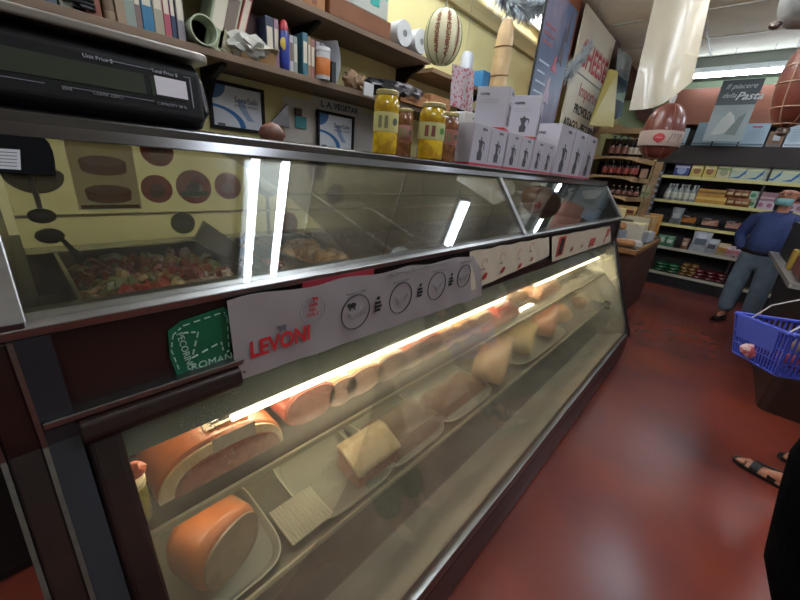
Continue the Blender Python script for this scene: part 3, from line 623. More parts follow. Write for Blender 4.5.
# lower shelf
def tray(name, label, px0, px1, X0=-.57, dx=.34, zb=LS, cat='tray', group=None):
    y0, y1 = y_at(px0, X0, zb), y_at(px1, X0, zb); t = thing(name, label, cat, (X0-dx/2, (y0+y1)/2, zb), 0, group); hw = (y1-y0)/2
    out = lambda k, z: [(V((dx/2*k*math.copysign(abs(math.cos(a))**.45, math.cos(a)), hw*k*math.copysign(abs(math.sin(a))**.45, math.sin(a)), z))) for a in [2*math.pi*i/40 for i in range(40)]]
    b = MB(); lv = [out(.90, .0), out(.96, .012), out(1.0, .018), out(.985, .020), out(.94, .016), out(.88, .005)]
    R_ = [[b.bm.verts.new(p) for p in l] for l in lv]
    for A, B in zip(R_, R_[1:]):
        for j in range(40): b.bm.faces.new((A[j], A[(j+1) % 40], B[(j+1) % 40], B[j]))
    b.bm.faces.new(R_[-1]); b.bm.faces.new(R_[0][::-1])
    b.build('dish', mat('tray_plastic', '#a5a394', .3, .1), t, smooth=True)
    MB().tube(out(.99, .019), .0025, 6, closed=True).build('rim', mat('tray_rim', '#e6e0ca', .25), t, smooth=True)
    return t
tray('meat_tray', 'oval rimmed tray under the big orange ham on the lower shelf', 166, 293)
tray('meat_tray', 'oval rimmed tray under the cured pork wedge', 321, 402)
tray('meat_tray', 'oval rimmed tray under the flat dark meat in the middle', 388, 452)
tray('meat_tray', 'thin tray under the small dark meat by the big round loaf', 448, 498)
tray('meat_tray', 'small pale tray at the right under the pink ball', 522, 570, dx=.28)
t = log('orange_ham', 'big round orange skinned ham with grey cut face on the lower shelf', 194, 272, 512, mat('bright_orange_rind', '#c4703a', .4, var=.15, scale=8, coat=.2), cutmat('grey_ham_cut', '#94785c', '#866a50', 25), 'meat', X=-.63, zb=LS+.008, hs=.18, depth=.13, rot=.35, rnd_=.03)
t = thing('ribbed_liner', 'corrugated white paper liner between two trays on the lower shelf', 'paper liner', (-.645, (y_at(288, -.60, LS)+y_at(333, -.60, LS))/2, LS))
hw = (y_at(330, -.60, LS)-y_at(288, -.60, LS))/2
MB().grid(lambda u_, v_: (.06-.13*u_, hw*(v_*2-1), .022+.003*math.sin(v_*2*math.pi*14)), 3, 112, t=.001).build('sheet', pl('#c9c3ae'), t, smooth=True)
# pork wedge
y0, y1 = y_at(352, -.62, LS), y_at(398, -.62, LS); t = thing('pork_wedge', 'cut wedge of cured pork with cream fat top and dark pink side', 'meat', (-.64, (y0+y1)/2, LS+.01)); w_ = (y1-y0)/2
MB().prism([(.04, 0), (.035, .055), (-.05, .095), (-.08, .09), (-.08, 0)], 'y', -w_*.9, w_*.9).build('lean', cutmat('pork_lean', '#9c5a46', '#b0705a', 30), t, bevel=.01)
MB().prism([(.039, .052), (.036, .066), (-.05, .108), (-.084, .102), (-.08, .088), (-.05, .093)], 'y', -w_*.92, w_*.92).build('fat', M_fat, t, bevel=.005)
pack('meat_slices', 'flat pile of dark dried meat on the middle tray', 396, 450, .035, '#7a5a44', X=-.60, zb=LS+.01, dx=.22, cat='meat', film=False)
pack('meat_piece', 'small dark brown meat piece left of the big round loaf', 446, 488, .055, '#8c5c44', X=-.62, zb=LS+.01, dx=.16, cat='meat', film=False)
log('round_roast', 'big pale round roast with dark cut face in the middle of the lower shelf', 484, 527, 356, mat('pale_roast_skin', '#cba078', .35, coat=.3), cutmat('roast_cut', '#9a7860', '#8c6a54', 30), 'meat', X=-.62, zb=LS+.008, hs=.155, depth=.16, rot=.35, rnd_=.02)
log('cheese_round', 'yellow green cheese round between the big roast and pink ball', 516, 548, 346, mat('olive_rind', '#b39a5e', .4), cutmat('olive_cut', '#a08c58', '#b09a64', 30), 'cheese', X=-.66, zb=LS, hs=.13, depth=.18, rot=.3, rnd_=.02)
log('pink_roast', 'pink ball shaped roast right of the yellow green cheese', 538, 568, 326, mat('pink_skin', '#c98a6c', .35, coat=.4), cutmat('pink_cut', '#b07a60', '#bf8a70', 30), 'meat', X=-.66, zb=LS+.008, hs=.165, depth=.16, rot=.3, rnd_=.03)
for nm, lb_, px, py, rr, c in (('orange_cheese', 'orange smoked cheese ball near the far end of the lower shelf', 563, 327, .085, '#c08440'), ('smoked_cheese', 'brown smoked cheese behind the orange ball at the far end', 582, 322, .06, '#8f5a34')):
    y = y_at(px, -.68, LS+rr); t = tag(MB().ell((0, 0, rr*.85), (rr, rr, rr*.85), sub=3).build(nm, mat('skin_'+nm, c, .4, var=.1, scale=8, coat=.2), None, smooth=True), lb_, 'cheese'); t.location = (-.70, y, LS)
pack('cheese_pack', 'pale wrapped pack at the far right end of the lower shelf', 588, 600, .05, '#c9b890', X=-.68, zb=LS)
# bottom deck, dim behind misted glass
for i, (a, b_, h, c, l_) in enumerate(((338, 372, .10, '#6e5232', 'brown netted ham bag dim at the bottom left of the case'), (395, 432, .08, '#6b6648', 'greenish vacuum pack on the bottom deck'), (440, 478, .07, '#7a5c46', 'brown vacuum pack on the bottom deck right of the greenish one'), (492, 520, .06, '#8a6248', 'reddish brown pack on the bottom deck'), (540, 566, .05, '#97784e', 'pale orange pack on the bottom deck, far end'), (215, 255, .09, '#4c4436', 'dark pack deep at the near end of the bottom deck'))):
    X = -.72; pack('vacuum_pack', l_, a, b_, h, c, X=X, zb=.202, dx=.2, film=(i % 2 == 0))
# ================= ON TOP OF THE CASE =================
TZ = 1.536
# --- scale ---
t = thing('price_scale', 'black electronic price scale with steel platter on the case top', 'scale', (-1.02, .10, TZ))
ye = y_at(203, -.885, 1.62)-.10
prof = [(.115, .003), (.135, .02), (.126, .110), (.10, .126), (-.16, .126), (-.16, .003)]
MB().prism(prof, 'y', -.36, ye).build('body', mat('scale_black', '#08080a', .5, spec=.3), t, bevel=.008, seg=3)
MB().prism([(u_+.0, v_) for u_, v_ in [(.09, .02), (.125, .035), (.10, .10), (.06, .125), (-.1, .125), (-.1, .02)]], 'y', ye, ye+.014).build('end_cap', pl('#0b0c0e', .3), t, bevel=.006, seg=3)
MB().prism([(u_+.0, v_) for u_, v_ in [(.07, .03), (.105, .045), (.085, .09), (.05, .11), (-.08, .11), (-.08, .03)]], 'y', ye+.012, ye+.022).build('end_cap', pl('#15171b', .25), t, bevel=.006, seg=3)
for x in (-.12, .06): MB().cyl((x, ye-.04, 0), (x, ye-.04, .014), .014).build('foot', M_black, t)
# platter, rounded rectangle
def rrect(hx, hy, r_, n=6):
    o = []
    for cx, cy, a0 in ((hx-r_, hy-r_, 0), (-hx+r_, hy-r_, 90), (-hx+r_, -hy+r_, 180), (hx-r_, -hy+r_, 270)):
        o += [(cx+r_*math.cos(math.radians(a0+90*i/n)), cy+r_*math.sin(math.radians(a0+90*i/n))) for i in range(n+1)]
    return o
pm = MB(); pm.prism([(x-.01, y+ye/2-.17) for x, y in rrect(.145, (ye+.385)/2, .03)], 'z', .131, .147)
pm.build('platter', mat('platter_steel', '#9a9690', .35, .9), t, bevel=.004, seg=3)
MB().cyl((-.02, -.05, .12), (-.02, -.05, .132), .05).build('platter_post', M_black, t)
# display on the slanted face (from (.135,.03) to (.105,.105))
def sf(y, s, off=.0015): # s 0..1 up the face
    a = V((.135, 0, .02)); b_ = V((.126, 0, .110)); n = V((.095, 0, .01)).normalized(); p = a+(b_-a)*s+n*off; return V((p.x, y, p.z))
def face(y0, y1, s0, s1, m, nm, off=.0015): return MB().slab([sf(y0, s0, off), sf(y1, s0, off), sf(y1, s1, off), sf(y0, s1, off)], .001).build(nm, m, t)
lcd = mat('lcd_green_grey', '#2c3427', .3)
dv = ye-.013
for a, b_ in ((-.30, -.135), (-.115, dv-.09), (dv-.08, dv-.02)): face(a, b_, .36, .74, lcd, 'display')
face(dv-.073, dv-.018, .40, .76, pl('#d4d0d6', .4), 'paper_tag', .0035)
M_sil = pl('#7d7f86')
for a, b_ in ((-.36, -.17), (-.165, -.125), (dv-.145, dv-.075), (dv-.02, dv-.008)): face(a, b_, .855, .87, M_sil, 'outline')
for a, b_ in ((-.30, -.02), (.0, dv-.08)): face(a, b_, .25, .262, M_sil, 'outline')
face(dv-.010, dv-.008, .25, .86, M_sil, 'outline')
upf = (sf(0, 1)-sf(0, 0)).normalized()
for s, y, sz in (('TOTAL', -.20, .009), ('Unit Price $', y_at(83, -.885, 1.63)-.10, .0085), ('Total Price $', y_at(152, -.885, 1.63)-.10, .0085)): text(s, sz, sf(y, .82, .003), YP, upf, pl('#a3a5ab'), t)
for s, y in (('lb   kg   oz', -.14), ('kg', -.08), ('save', .0), ('CLEAR ZERO', .04-.0), ('CAPACITY 30 lb', dv-.075)): text(s, .0075, sf(y, .2, .003), YP, upf, pl('#8b8d93'), t)

# --- moka pot boxes ---
M_box = mat('box_card', '#9f9ba2', .5); M_boxs = mat('box_card_side', '#8d8a90', .5)
def moka(name_, w_, d, h):
    """local: front face at x=0 facing +X, width along Y, depth to -X"""
    t = thing('moka_pot_box', 'x', 'box')
    MB().box(-d, 0, -w_/2, w_/2, 0, h).build('carton', M_box, t, bevel=.001)
    MB().box(-d*.99, .0006, -w_/2-.0006, w_/2+.0006, 0.0, .010).build('red_base_band', pl('#a82430'), t)
    k = h/.165
    def pot(ox, rt):  # moka pot outline printed on the carton
        R_ = Matrix.Rotation(rt, 4, 'Z'); b = MB()
        def P(pts, nm='s'):
            A = [R_ @ V((.001, u_*k*.8+0, v_*k*.8+.022)) + ox for u_, v_ in pts]; B = [R_ @ V((.0001, u_*k*.8, v_*k*.8+.022)) + ox for u_, v_ in pts]
            va = [b.bm.verts.new(p) for p in A]; vb = [b.bm.verts.new(p) for p in B]; b.bm.faces.new(va); b.bm.faces.new(vb[::-1])
            for i in range(len(pts)): b.bm.faces.new((va[i], vb[i], vb[(i+1) % len(pts)], va[(i+1) % len(pts)]))
        P([(-.022, 0), (.022, 0), (.026, .035), (.012, .055), (-.012, .055), (-.026, .035)])
        P([(-.012, .055), (.012, .055), (.022, .10), (-.030, .10), (-.018, .085)])
        P([(-.006, .10), (.006, .10), (.004, .118), (-.004, .118)])
        P([(.018, .098), (.036, .094), (.040, .06), (.033, .05), (.032, .086), (.018, .09)])
        return b
    pot(V((0, 0, 0)), 0).build('moka_picture', pl('#38363c'), t)
    pot(V((0, 0, 0)), 0)
    b = MB()
    o = text('MOKA', .013*k, (.001, 0, h*.87), YP, ZP, pl('#5a585e'), t, bold=.0004)
    text('COFFEE', .012*k, (-d*.9, -w_/2-.001, h*.80), XP, ZP, pl('#4a484e'), t, bold=.0006)
    for z in (.7, .66, .62): MB().box(-d*.9, -d*.3, -w_/2-.0008, -w_/2, h*z, h*z+.0015).build('printed_line', M_grey, t)
    MB().box(-.0005, .0008, -w_/2+.003, -w_/2+.006, .02, h*.95).build('edge_stripe', pl('#8a6a74'), t)
    return t
Y0, Y6 = y_at(471, -.885, TZ+.08), y_at(553, -.885, TZ+.08); W_ = (Y6-Y0)/6
proto = moka('m', W_-.004, .13, .165)
for i in range(6):
    l = 'small white coffee pot box, %s in the bottom row beside the jars' % ('nearest' if i == 0 else ORD[i])
    loc = (-.885-(.004 if i % 2 else 0), Y0+W_*(i+.5), TZ)
    if i == 0: proto.location = loc; proto['label'] = l; proto['group'] = 'small coffee pot boxes in the bottom row'
    else: dup(proto, loc, 0, l, 'small coffee pot boxes in the bottom row')
zz = TZ+.167
Y9 = y_at(594, -.885, TZ+.16); WB = (Y9-Y6-.02)/3
big = moka('b', WB-.006, .18, .29)
for i in range(3):
    l = 'tall white coffee pot box at the far end of the case, %s' % ('nearest of three', 'middle of three', 'farthest of three')[i]
    loc = (-.885, Y6+.02+WB*(i+.5), TZ)
    if i == 0: big.location = loc; big['label'] = l; big['group'] = 'tall coffee pot boxes'
    else: dup(big, loc, 0, l, 'tall coffee pot boxes')
for px, h_, w_, l, rz in ((509, .178, .11, 'grey sided coffee pot box standing on the bottom row, nearer to the jars', .30), (539, .205, .12, 'coffee pot box on the bottom row with a small pot printed on its near side', .30)):
    u1 = moka('u', w_, .15, h_); R2 = Matrix.Rotation(rz, 3, 'Z')
    y_ = y_at(px, -.90, zz+.08); u1.location = V((-.90, y_, zz)); u1.rotation_euler = (0, 0, rz); u1['label'] = l; u1['group'] = 'coffee pot boxes stacked on the row'
    if h_ > .2: MB().prism([(-.075+a_*.7, .03+b_*.7) for a_, b_ in [(-.022, 0), (.022, 0), (.026, .035), (.012, .055), (.022, .085), (.036, .08), (.034, .05), (.042, .07), (.04, .092), (.01, .10), (0, .115), (-.01, .10), (-.03, .095), (-.012, .055), (-.026, .035)]], 'y', -w_/2-.0012, -w_/2).build('side_picture', pl('#38363c'), u1)
# --- jars ---
M_oil = mat('yellow_pepper_brine', '#c4a418', .12, col2='#9a720c', scale=25, thresh=(.4, .6), coat=1)
M_red = mat('red_jar_contents', '#5a3418', .2, col2='#7c4a2a', scale=40, thresh=(.4, .6), coat=1)
def jar(name, label, px0, px1, pytop, cont, labelcol, lid, X=-.91, squat=1, art=None):
    y0, y1 = y_at(px0, X, TZ+.05), y_at(px1, X, TZ+.05); r_ = (y1-y0)/2*.70; h = z_at(pytop, X, (y0+y1)/2)-TZ
    t = thing(name, label, 'jar', (X, (y0+y1)/2, TZ))
    MB().lathe([(r_*.9, 0), (r_, .004), (r_, h*.33), (r_*.97, h*.36), (r_*.97, h*.66), (r_, h*.70), (r_*1.02, h*.80), (r_*.85, h*.90), (r_*.80, h*.94)], n=28).build('contents', cont, t, smooth=True)
    MB().lathe([(r_*.98, h*.355), (r_*1.0, h*.36), (r_*1.0, h*.655), (r_*.98, h*.66)], n=28).build('label', pl(labelcol), t, smooth=True)
    MB().lathe([(r_*.86, h*.92), (r_*.9, h*.93), (r_*.9, h*.985), (r_*.84, h), (0.001, h)], n=28).build('lid', lid, t, smooth=True)
    for a, s in ((-1.25, .3), (-.75, .28)):
        MB().box(r_*1.0, r_*1.012, -r_*s/2, r_*s/2, h*.41, h*.60, Matrix.Rotation(a, 4, 'Z')).build('label_print', pl('#6d6a4a' if art is None else '#6b3a30'), t)
    MB().prism([(math.cos(q_)*r_*.25, h*.52+math.sin(q_)*h*.06) for q_ in [j*.63 for j in range(10)]], 'x', r_*.99, r_*1.012).build('label_picture', pl(art or '#3f4a3a'), t)
    return t
M_goldlid = mat('pale_gold_lid', '#a89a68', .3, .4)
jar('pickle_jar', 'tall jar of yellow peppers, the nearer of two on the case', 372, 397, 91, M_oil, '#b4ac6c', M_goldlid)
jar('sauce_jar', 'small red labelled jar right behind the nearer yellow jar', 395, 411, 109, M_red, '#8a5448', M_goldlid, X=-.96)
jar('pickle_jar', 'second tall jar of yellow peppers with a green picture label', 418, 441, 104, M_oil, '#a8a870', M_goldlid, art='#4c7a34')
jar('sauce_jar', 'small red labelled jar between second yellow jar and coffee pot boxes', 438, 454, 113, M_red, '#8a5448', M_goldlid, X=-.95)
# --- upright cheese log ---
X = -1.14; yc = y_at(497, X, 1.95); h = z_at(17, X, yc)-TZ; r_ = (y_at(507, X, 1.9)-y_at(487, X, 1.9))/2*.38
t = thing('long_provolone', 'tall tan provolone cheese cylinder tied with two ropes behind the boxes', 'cheese', (X, yc, TZ))
MB().lathe([(r_*.9, 0), (r_, .02), (r_*1.04, h*.5), (r_*1.02, h*.84), (r_*.92, h*.92), (r_*.6, h*.98), (.002, h)], n=28).build('cheese', mat('provolone_skin', '#bf9f70', .45, var=.2, scale=9, coat=.2), t, smooth=True)
for k in (.45, .64, .82): MB().tube([(r_*1.03*math.cos(a), r_*1.03*math.sin(a), h*k+.006*math.sin(a)) for a in [i*2*math.pi/24 for i in range(24)]], .0035, 6, closed=True).build('rope', pl('#6f5030', .8), t, smooth=True)
# --- folded papers behind the jars ---
# ================= WALL, CERTIFICATES =================
WX = -2.048
def framed(name, label, c, framecol, X=WX, cat='certificate', body=True):
    """c = TL,TR,BR,BL pixels"""
    q = [at(*p, X=X) for p in c]; y0, y1 = (q[0].y+q[3].y)/2, (q[1].y+q[2].y)/2; z1 = (q[0].z+q[1].z)/2; z0 = z1-(y1-y0)*.76
    t = thing(name, label, cat, (X, (y0+y1)/2, z0)); hw = (y1-y0)/2; h = z1-z0
    if framecol:
        b = MB(); w_ = .016
        b.box(0, .02, -hw, hw, 0, w_); b.box(0, .02, -hw, hw, h-w_, h); b.box(0, .02, -hw, -hw+w_, w_, h-w_); b.box(0, .02, hw-w_, hw, w_, h-w_); b.build('frame', framecol, t, bevel=.002)
    MB().box(.001, .010, -hw+.014, hw-.014, .014, h-.014).build('paper', pl('#d6dce4', .3), t)
    blue = pl('#2f6fae', .35)
    n_ = 14; MB().prism([(-hw+.016, h-.016)]+[(-hw+.016+.3*hw*1.6*math.cos(a), h-.016-.30*h*math.sin(a)) for a in [i*math.pi/2/n_ for i in range(n_+1)]], 'x', .010, .0115).build('blue_corner', blue, t)
    sw = [(-hw+.02+1.15*hw*u_, .10*h+.45*h*(1-u_)**.5*(1 if u_ < 1 else 0)) for u_ in [i/12 for i in range(13)]]
    arc = [(-hw*.95+1.2*hw*math.sin(a), .52*h-.44*h*(1-math.cos(a))) for a in [i*math.pi/2/12 for i in range(13)]]
    arc2 = [(-hw*.95+1.0*hw*math.sin(a), .46*h-.40*h*(1-math.cos(a))) for a in [i*math.pi/2/12 for i in range(13)]][::-1]
    MB().prism(arc+arc2, 'x', .010, .0115).build('blue_swoosh', blue, t)
    arc = [(hw*.35-.35*hw*math.sin(a), .2*h+.5*h*(1-math.cos(a))/1 if 0 else .25*h+.42*h*a/1.6) for a in [i*1.6/10 for i in range(11)]]
    arc2 = [(u_+.035, v_) for u_, v_ in arc][::-1]; MB().prism(arc+arc2, 'x', .010, .0112).build('pale_swoosh', pl('#8fa6cc', .35), t)
    text('ServSafe', .052*h/.3, (.0125, -.02, h*.62), YP, ZP, pl('#23355a'), t, shear=.1)
    text('CERTIFICATION', .024*h/.3, (.0125, -.02, h*.53), YP, ZP, M_grey, t)
    MB().box(.010, .012, -hw*.75, -hw*.5, .08*h, .13*h).build('print_mark', pl('#5a5f68'), t)
    return t
framed('framed_certificate', 'black framed certificate with blue swooshes just right of the scale', [(208, 76), (265, 93), (262, 138), (208, 130)], M_black)
framed('framed_certificate', 'smaller black framed blue certificate in front of the paper strip', [(316, 108), (353, 118), (352, 150), (316, 143)], M_black, X=WX+.02)
def paper(name, label, c, col, X=WX, cat='paper', th=.0015, curl=0, group=None, off=0):
    q = [at(*p, X=X) for p in c]; q = [V((p.x+off, p.y, p.z)) for p in q]
    return tag(MB().grid(lambda u_, v_: (lambda p: (p.x+curl*math.sin(u_*3.1), p.y, p.z))((q[3]*(1-u_)+q[2]*u_)*(1-v_)+(q[0]*(1-u_)+q[1]*u_)*v_), 8, 8, t=th).build(name, pl(col), None), label, cat, group)
p_ = paper('notice_paper', 'crumpled grey white notice with a turquoise note pinned on the wall', [(282, 96), (318, 103), (320, 150), (284, 143)], '#c6c0b6', curl=.01)
q = at(300, 122, X=WX+.012)
tag(MB().box(WX+.016, WX+.022, q.y-.035, q.y+.04, q.z-.035, q.z+.03).build('turquoise_note', pl('#3f8f96'), None, bevel=.004), 'turquoise sticky note on the grey notice', 'note')
q = at(297, 112, X=WX+.012)
tag(MB().box(WX+.014, WX+.03, q.y-.02, q.y+.025, q.z-.02, q.z+.02).build('brown_magnet', pl('#5c4032'), None, bevel=.004), 'small brown square magnet above the turquoise note', 'magnet')
pp = paper('price_sheet', 'long white sheet headed L.A. VEGETAR on the wall under the shelf', [(311, 95), (362, 108), (362, 158), (312, 150)], '#ccc8c0', off=.004)
q = at(321, 106, X=WX+.014); q1 = at(352, 113, X=WX+.014)
text('L. A. VEGETAR', .047, (WX+.010, q.y, q.z), q1-q, ZP, pl('#2a3858'), None and 0 or pp, bold=.001)
paper('price_sheet', 'blank grey sheet right of the smaller certificate', [(354, 111), (374, 115), (374, 157), (355, 156)], '#bab7b0', off=.010)
tag(MB().slab([at(286, 104, X=WX+.03), at(288, 128, X=WX+.03), at(270, 122, X=WX+.03)], .02).build('knife_magnet', mat('grey_metal', '#8a8a90', .3, .7), None), 'triangular grey metal cutter hanging left of the notice', 'cutter')
q = at(272, 131, X=-1.3)
tag(MB().ell((-1.3, q.y, TZ+.036), (.035, .048, .038), sub=2, jit=.10).build('brown_bundle', mat('brown_bundle', '#5c3220', .5, var=.3, scale=30), None, smooth=True), 'round brown tied bundle between the framed certificate and the notice', 'bundle').location = (0, 0, 0)
# ================= WALL SHELVES =================
S1, S2 = 1.89, 2.185
SF = -1.75
sh = thing('wall_shelf', 'long weathered lower wall shelf loaded with books and cans', 'shelf', (-1.9, 1.0, S1-.03))
MB().box(-.15, .15, -1.6, 1.95, 0, .028).build('board', M_board, sh, bevel=.002)
sh2 = thing('wall_shelf', 'upper wall shelf carrying cartons and paper rolls', 'shelf', (-1.9, 1.0, S2-.03))
MB().box(-.15, .15, -1.6, 1.10, 0, .028).build('board', M_board, sh2, bevel=.002)
sh3 = thing('wall_shelf', 'short shelf continuing right of the bracket behind the hanging cheese', 'shelf', (-1.9, 2.6, S2-.06))
MB().box(-.15, .13, -.45, .5, 0, .028).build('board', mat('tan_board', '#7c6248', .7, var=.15, scale=8, stretch=(1, .2, 1)), sh3, bevel=.002)
def bracket(par, y, z=0, m=M_black):
    b = MB(); b.prism([(-.15, 0), (.10, 0), (.10, -.012), (-.02, -.05), (-.135, -.17), (-.15, -.17)], 'y', y-.012, y+.012); b.build('bracket', m, par, bevel=.002)
bracket(sh, -.24); bracket(sh, 0.9); bracket(sh2, .25); bracket(sh2, 1.09); bracket(sh3, .3)
def shy(px, z=S1, X=SF): return y_at(px, X, z)
def book(label, px0, px1, h, col, X=-1.77, d=.14, lean=0, txt=None, z=S1, cat='book', name='book', group='books on the lower wall shelf', pages=True):
    y0, y1 = shy(px0, z, X), shy(px1, z, X); th = (y1-y0)*.94
    t = thing(name, label, cat, (X, (y0+y1)/2, z), 0, group); t.rotation_euler = (-lean, 0, 0)
    if lean: t.location.z += abs(math.sin(lean))*th/2
    MB().box(-d, 0, -th/2, th/2, 0, h).build('cover', pl(col, .45), t, bevel=.002)
    if pages: MB().box(-d-.001, -.004, -th/2+.004, th/2-.004, h-.004, h+.0005).build('pages', pl('#b8ae98'), t)
    MB().box(0, .0008, -th*.36, th*.36, h*.30, h*.8).build('spine_label', pl('#c9c0aa' if sum(lin(col)[:3]) < .9 else '#6f5f52'), t)
    return t
bk = [('#5b6a68', 6, 22, .15, 'grey green book at the far left above the scale'), ('#8a6a4c', 30, 44, .17, 'tan book second from the far left above the scale'), ('#46525c', 46, 58, .14, 'slate grey book near the dark coiled cable'), ('#7e8578', 60, 74, .20, 'grey patterned book left of the red brown book'),
 ('#7a4438', 88, 103, .26, 'red brown book left of the white lidded canister'), ('#8c7860', 118, 128, .26, 'thin tan book right of the white lidded canister'), ('#7d8a80', 127, 138, .26, 'grey green book in the middle of the row above the scale'), ('#6a5650', 137, 144, .24, 'thin brown pink book left of the bright blue one'), ('#1f6486', 144, 156, .26, 'bright blue book in the row above the scale'),
 ('#97927c', 156, 166, .26, 'cream book right of the bright blue one'), ('#9a4450', 166, 173, .24, 'thin rose red book beside the cream one'), ('#23324e', 173, 178, .24, 'thin navy book beside the rose red one'), ('#807a80', 179, 187, .22, 'grey speckled spine book left of the paper tube'),
 ('#2a3548', 267, 275, .19, 'dark navy book behind the blue spray can'), ('#8a6a78', 275, 280, .19, 'mauve book touching the blue spray can'), ('#b3aeb0', 290, 294, .15, 'white booklet right of the blue spray can'), ('#8a9284', 294, 298, .15, 'grey green booklet right of the white booklet'),
 ('#3a6a78', 303, 308, .18, 'teal book in the right part of the shelf'), ('#8c7458', 308, 311, .17, 'thin tan book next to the teal one'), ('#94645c', 311, 315, .165, 'dusty pink book left of the vitamin canister'), ('#8c8084', 316, 320, .17, 'grey pink book behind the vitamin canister'), ('#7d7478', 321, 325, .17, 'second grey book behind the vitamin canister')]
for c, a, b_, h, l in bk: book(l, a, b_, h, c, X=-1.79 if a > 315 else -1.77)
book('pale green cookbook leaning right behind the paper tube', 205, 222, .27, '#8f9a7c', lean=.28, X=-1.79, d=.13)
book('cream ruled cookbook leaning beside the pale green one', 217, 232, .27, '#a9a488', lean=.30, X=-1.79, d=.13)
book('red edged cookbook leaning at the end of the leaning group', 232, 240, .29, '#a84a3c', lean=.32, X=-1.79, d=.13)
# clutter
def blob(name, label, px, X, z, r3, m, cat, jit=.12, sub=3, group=None):
    y = y_at(px, X, z+r3[2]*.5); o = MB().ell((0, 0, r3[2]*.9), r3, sub=sub, jit=jit).build(name, m, None, smooth=True); o.location = (X, y, z); return tag(o, label, cat, group)
y = shy(81); t = thing('coiled_cable', 'dark coiled cable lying before the books above the scale', 'cable', (-1.78, y, S1))
MB().tube([(.03*math.cos(a), .04*math.sin(a), .012+.002*a) for a in [i*.4 for i in range(48)]], .007, 6).build('cable', M_black, t, smooth=True)
def can(name, label, px0, px1, h, cols, cat, X=-1.79, z=S1, cap=None, band=None, dome=False):
    y0, y1 = shy(px0, z, X), shy(px1, z, X); r_ = (y1-y0)/2*.80; t = thing(name, label, cat, (X, (y0+y1)/2, z))
    MB().lathe([(r_*.95, 0), (r_, .004), (r_, h*.98), (r_*.9, h)], n=22).build('body', pl(cols, .35), t, smooth=True)
    if cap: MB().lathe([(r_*(.98 if dome else 1.03), h), (r_*(.98 if dome else 1.03), h*1.06), (r_*(.7 if dome else 1.03), h*(1.22 if dome else 1.14)), (r_*.3, h*(1.28 if dome else 1.16)), (.001, h*(1.28 if dome else 1.16))], n=22).build('cap', pl(cap, .4), t, smooth=True)
    if band: MB().lathe([(r_*1.0, h*.15), (r_*1.012, h*.16), (r_*1.012, h*.75), (r_, h*.76)], n=22).build('label', pl(band, .4), t, smooth=True)
    return t
can('spice_canister', 'tan canister with white lid among the books above the scale', 103, 119, .19, '#8a7a62', 'canister', cap='#b5b2aa', band='#6f5a48')
can('spray_can', 'blue spray can with red cap on the lower wall shelf', 280, 290, .155, '#1f2f78', 'spray can', X=-1.77, cap='#a32430', band='#24348a', dome=True)
yq = shy(283, S1, -1.75); tag(MB().ell((-1.752, yq+.01, S1+.10), (.003, .02, .026), sub=2).build('shield_mark', pl('#b59a30'), None), 'yellow shield mark on the blue spray can', 'mark')
can('vitamin_canister', 'white canister with orange label and white lid on the lower wall shelf', 315, 330, .125, '#b8b6b4', 'canister', X=-1.765, cap='#c4c4c4', band='#b8682a')
# rolled paper tube / mug
y = shy(205); t = thing('paper_tube', 'pale green paper tube lying with its dark open mouth facing out', 'tube', (-1.79, y, S1+.052), 0)
MB().lathe([(.030, -.14), (.048, -.02), (.052, .05), (.047, .05), (.042, -.02), (.02, -.10)], M=Matrix.Rotation(math.pi/2, 4, 'Y') @ Matrix.Rotation(0, 4, 'X'), cap=False, n=24, sx=1, sy=1).build('wall', pl('#a3ac90'), t, smooth=True)
MB().lathe([(.041, -.019), (.001, -.019)], M=Matrix.Rotation(math.pi/2, 4, 'Y'), n=24).build('dark_inside', pl('#2a2418'), t)
M_bagw = mat('plastic_bag_white', '#a9a79c', .3, bump=.9, bscale=25, var=.1, scale=10)
blob('plastic_bag', 'crumpled clear white plastic bag on the lower shelf by the leaning cookbooks', 247, -1.80, S1, (.07, .10, .055), M_bagw, 'bag', .18)
y0, y1 = shy(243), shy(277); t = thing('open_box', 'small open tan carton with paper spilling over on the lower wall shelf', 'box', (-1.82, (y0+y1)/2, S1)); w_ = (y1-y0)/2
MB().box(-.06, .06, -w_, w_, 0, .055).build('carton', mat('tan_carton', '#a07c50', .8), t)
MB().grid(lambda u_, v_: (-.08+.17*u_, w_*(2.1*v_-1.0), .066+.02*math.sin(v_*5)*math.sin(u_*4)-.02*v_), 10, 10, t=.002).build('paper', pl('#b3aa8e'), t, smooth=True)
blob('brown_sack', 'large mauve brown cloth sack at the back of the lower shelf', 245, -1.93, S1, (.09, .17, .12), mat('mauve_cloth', '#4f3a3a', .8, var=.25, scale=6, bump=.5), 'sack', .08)
# curled magazine
y0, y1 = shy(327), shy(341)
t = thing('curled_magazine', 'white curled magazine standing right of the vitamin canister', 'magazine', (-1.77, (y0+y1)/2, S1))
MB().grid(lambda u_, v_: (-.12+.12*u_, .03*math.sin(v_*3.0)+(u_-.5)*.05, .20*v_), 6, 14, t=.004).build('pages', pl('#a9adb0', .4), t, smooth=True)
tag(MB().box(-1.80, -1.77, shy(334), shy(338), S1, S1+.10).build('black_folder', pl('#14161c'), None), 'thin black folder in the curl of the white magazine', 'folder')
M_tan = mat('kraft_paper', '#7d6248', .8, bump=.5, bscale=20, var=.2, scale=12)
blob('paper_bag', 'small crumpled kraft bag right of the curled magazine', 351, -1.79, S1, (.04, .05, .05), M_tan, 'bag', .2)
blob('paper_bag', 'second crumpled kraft bag beside the black sack', 360, -1.83, S1, (.05, .05, .05), M_tan, 'bag', .2)
blob('black_bag', 'black plastic bag heap on the right part of the lower shelf', 385, -1.80, S1, (.09, .18, .055), mat('black_bag', '#15151a', .3, bump=.8, bscale=18), 'bag', .16)
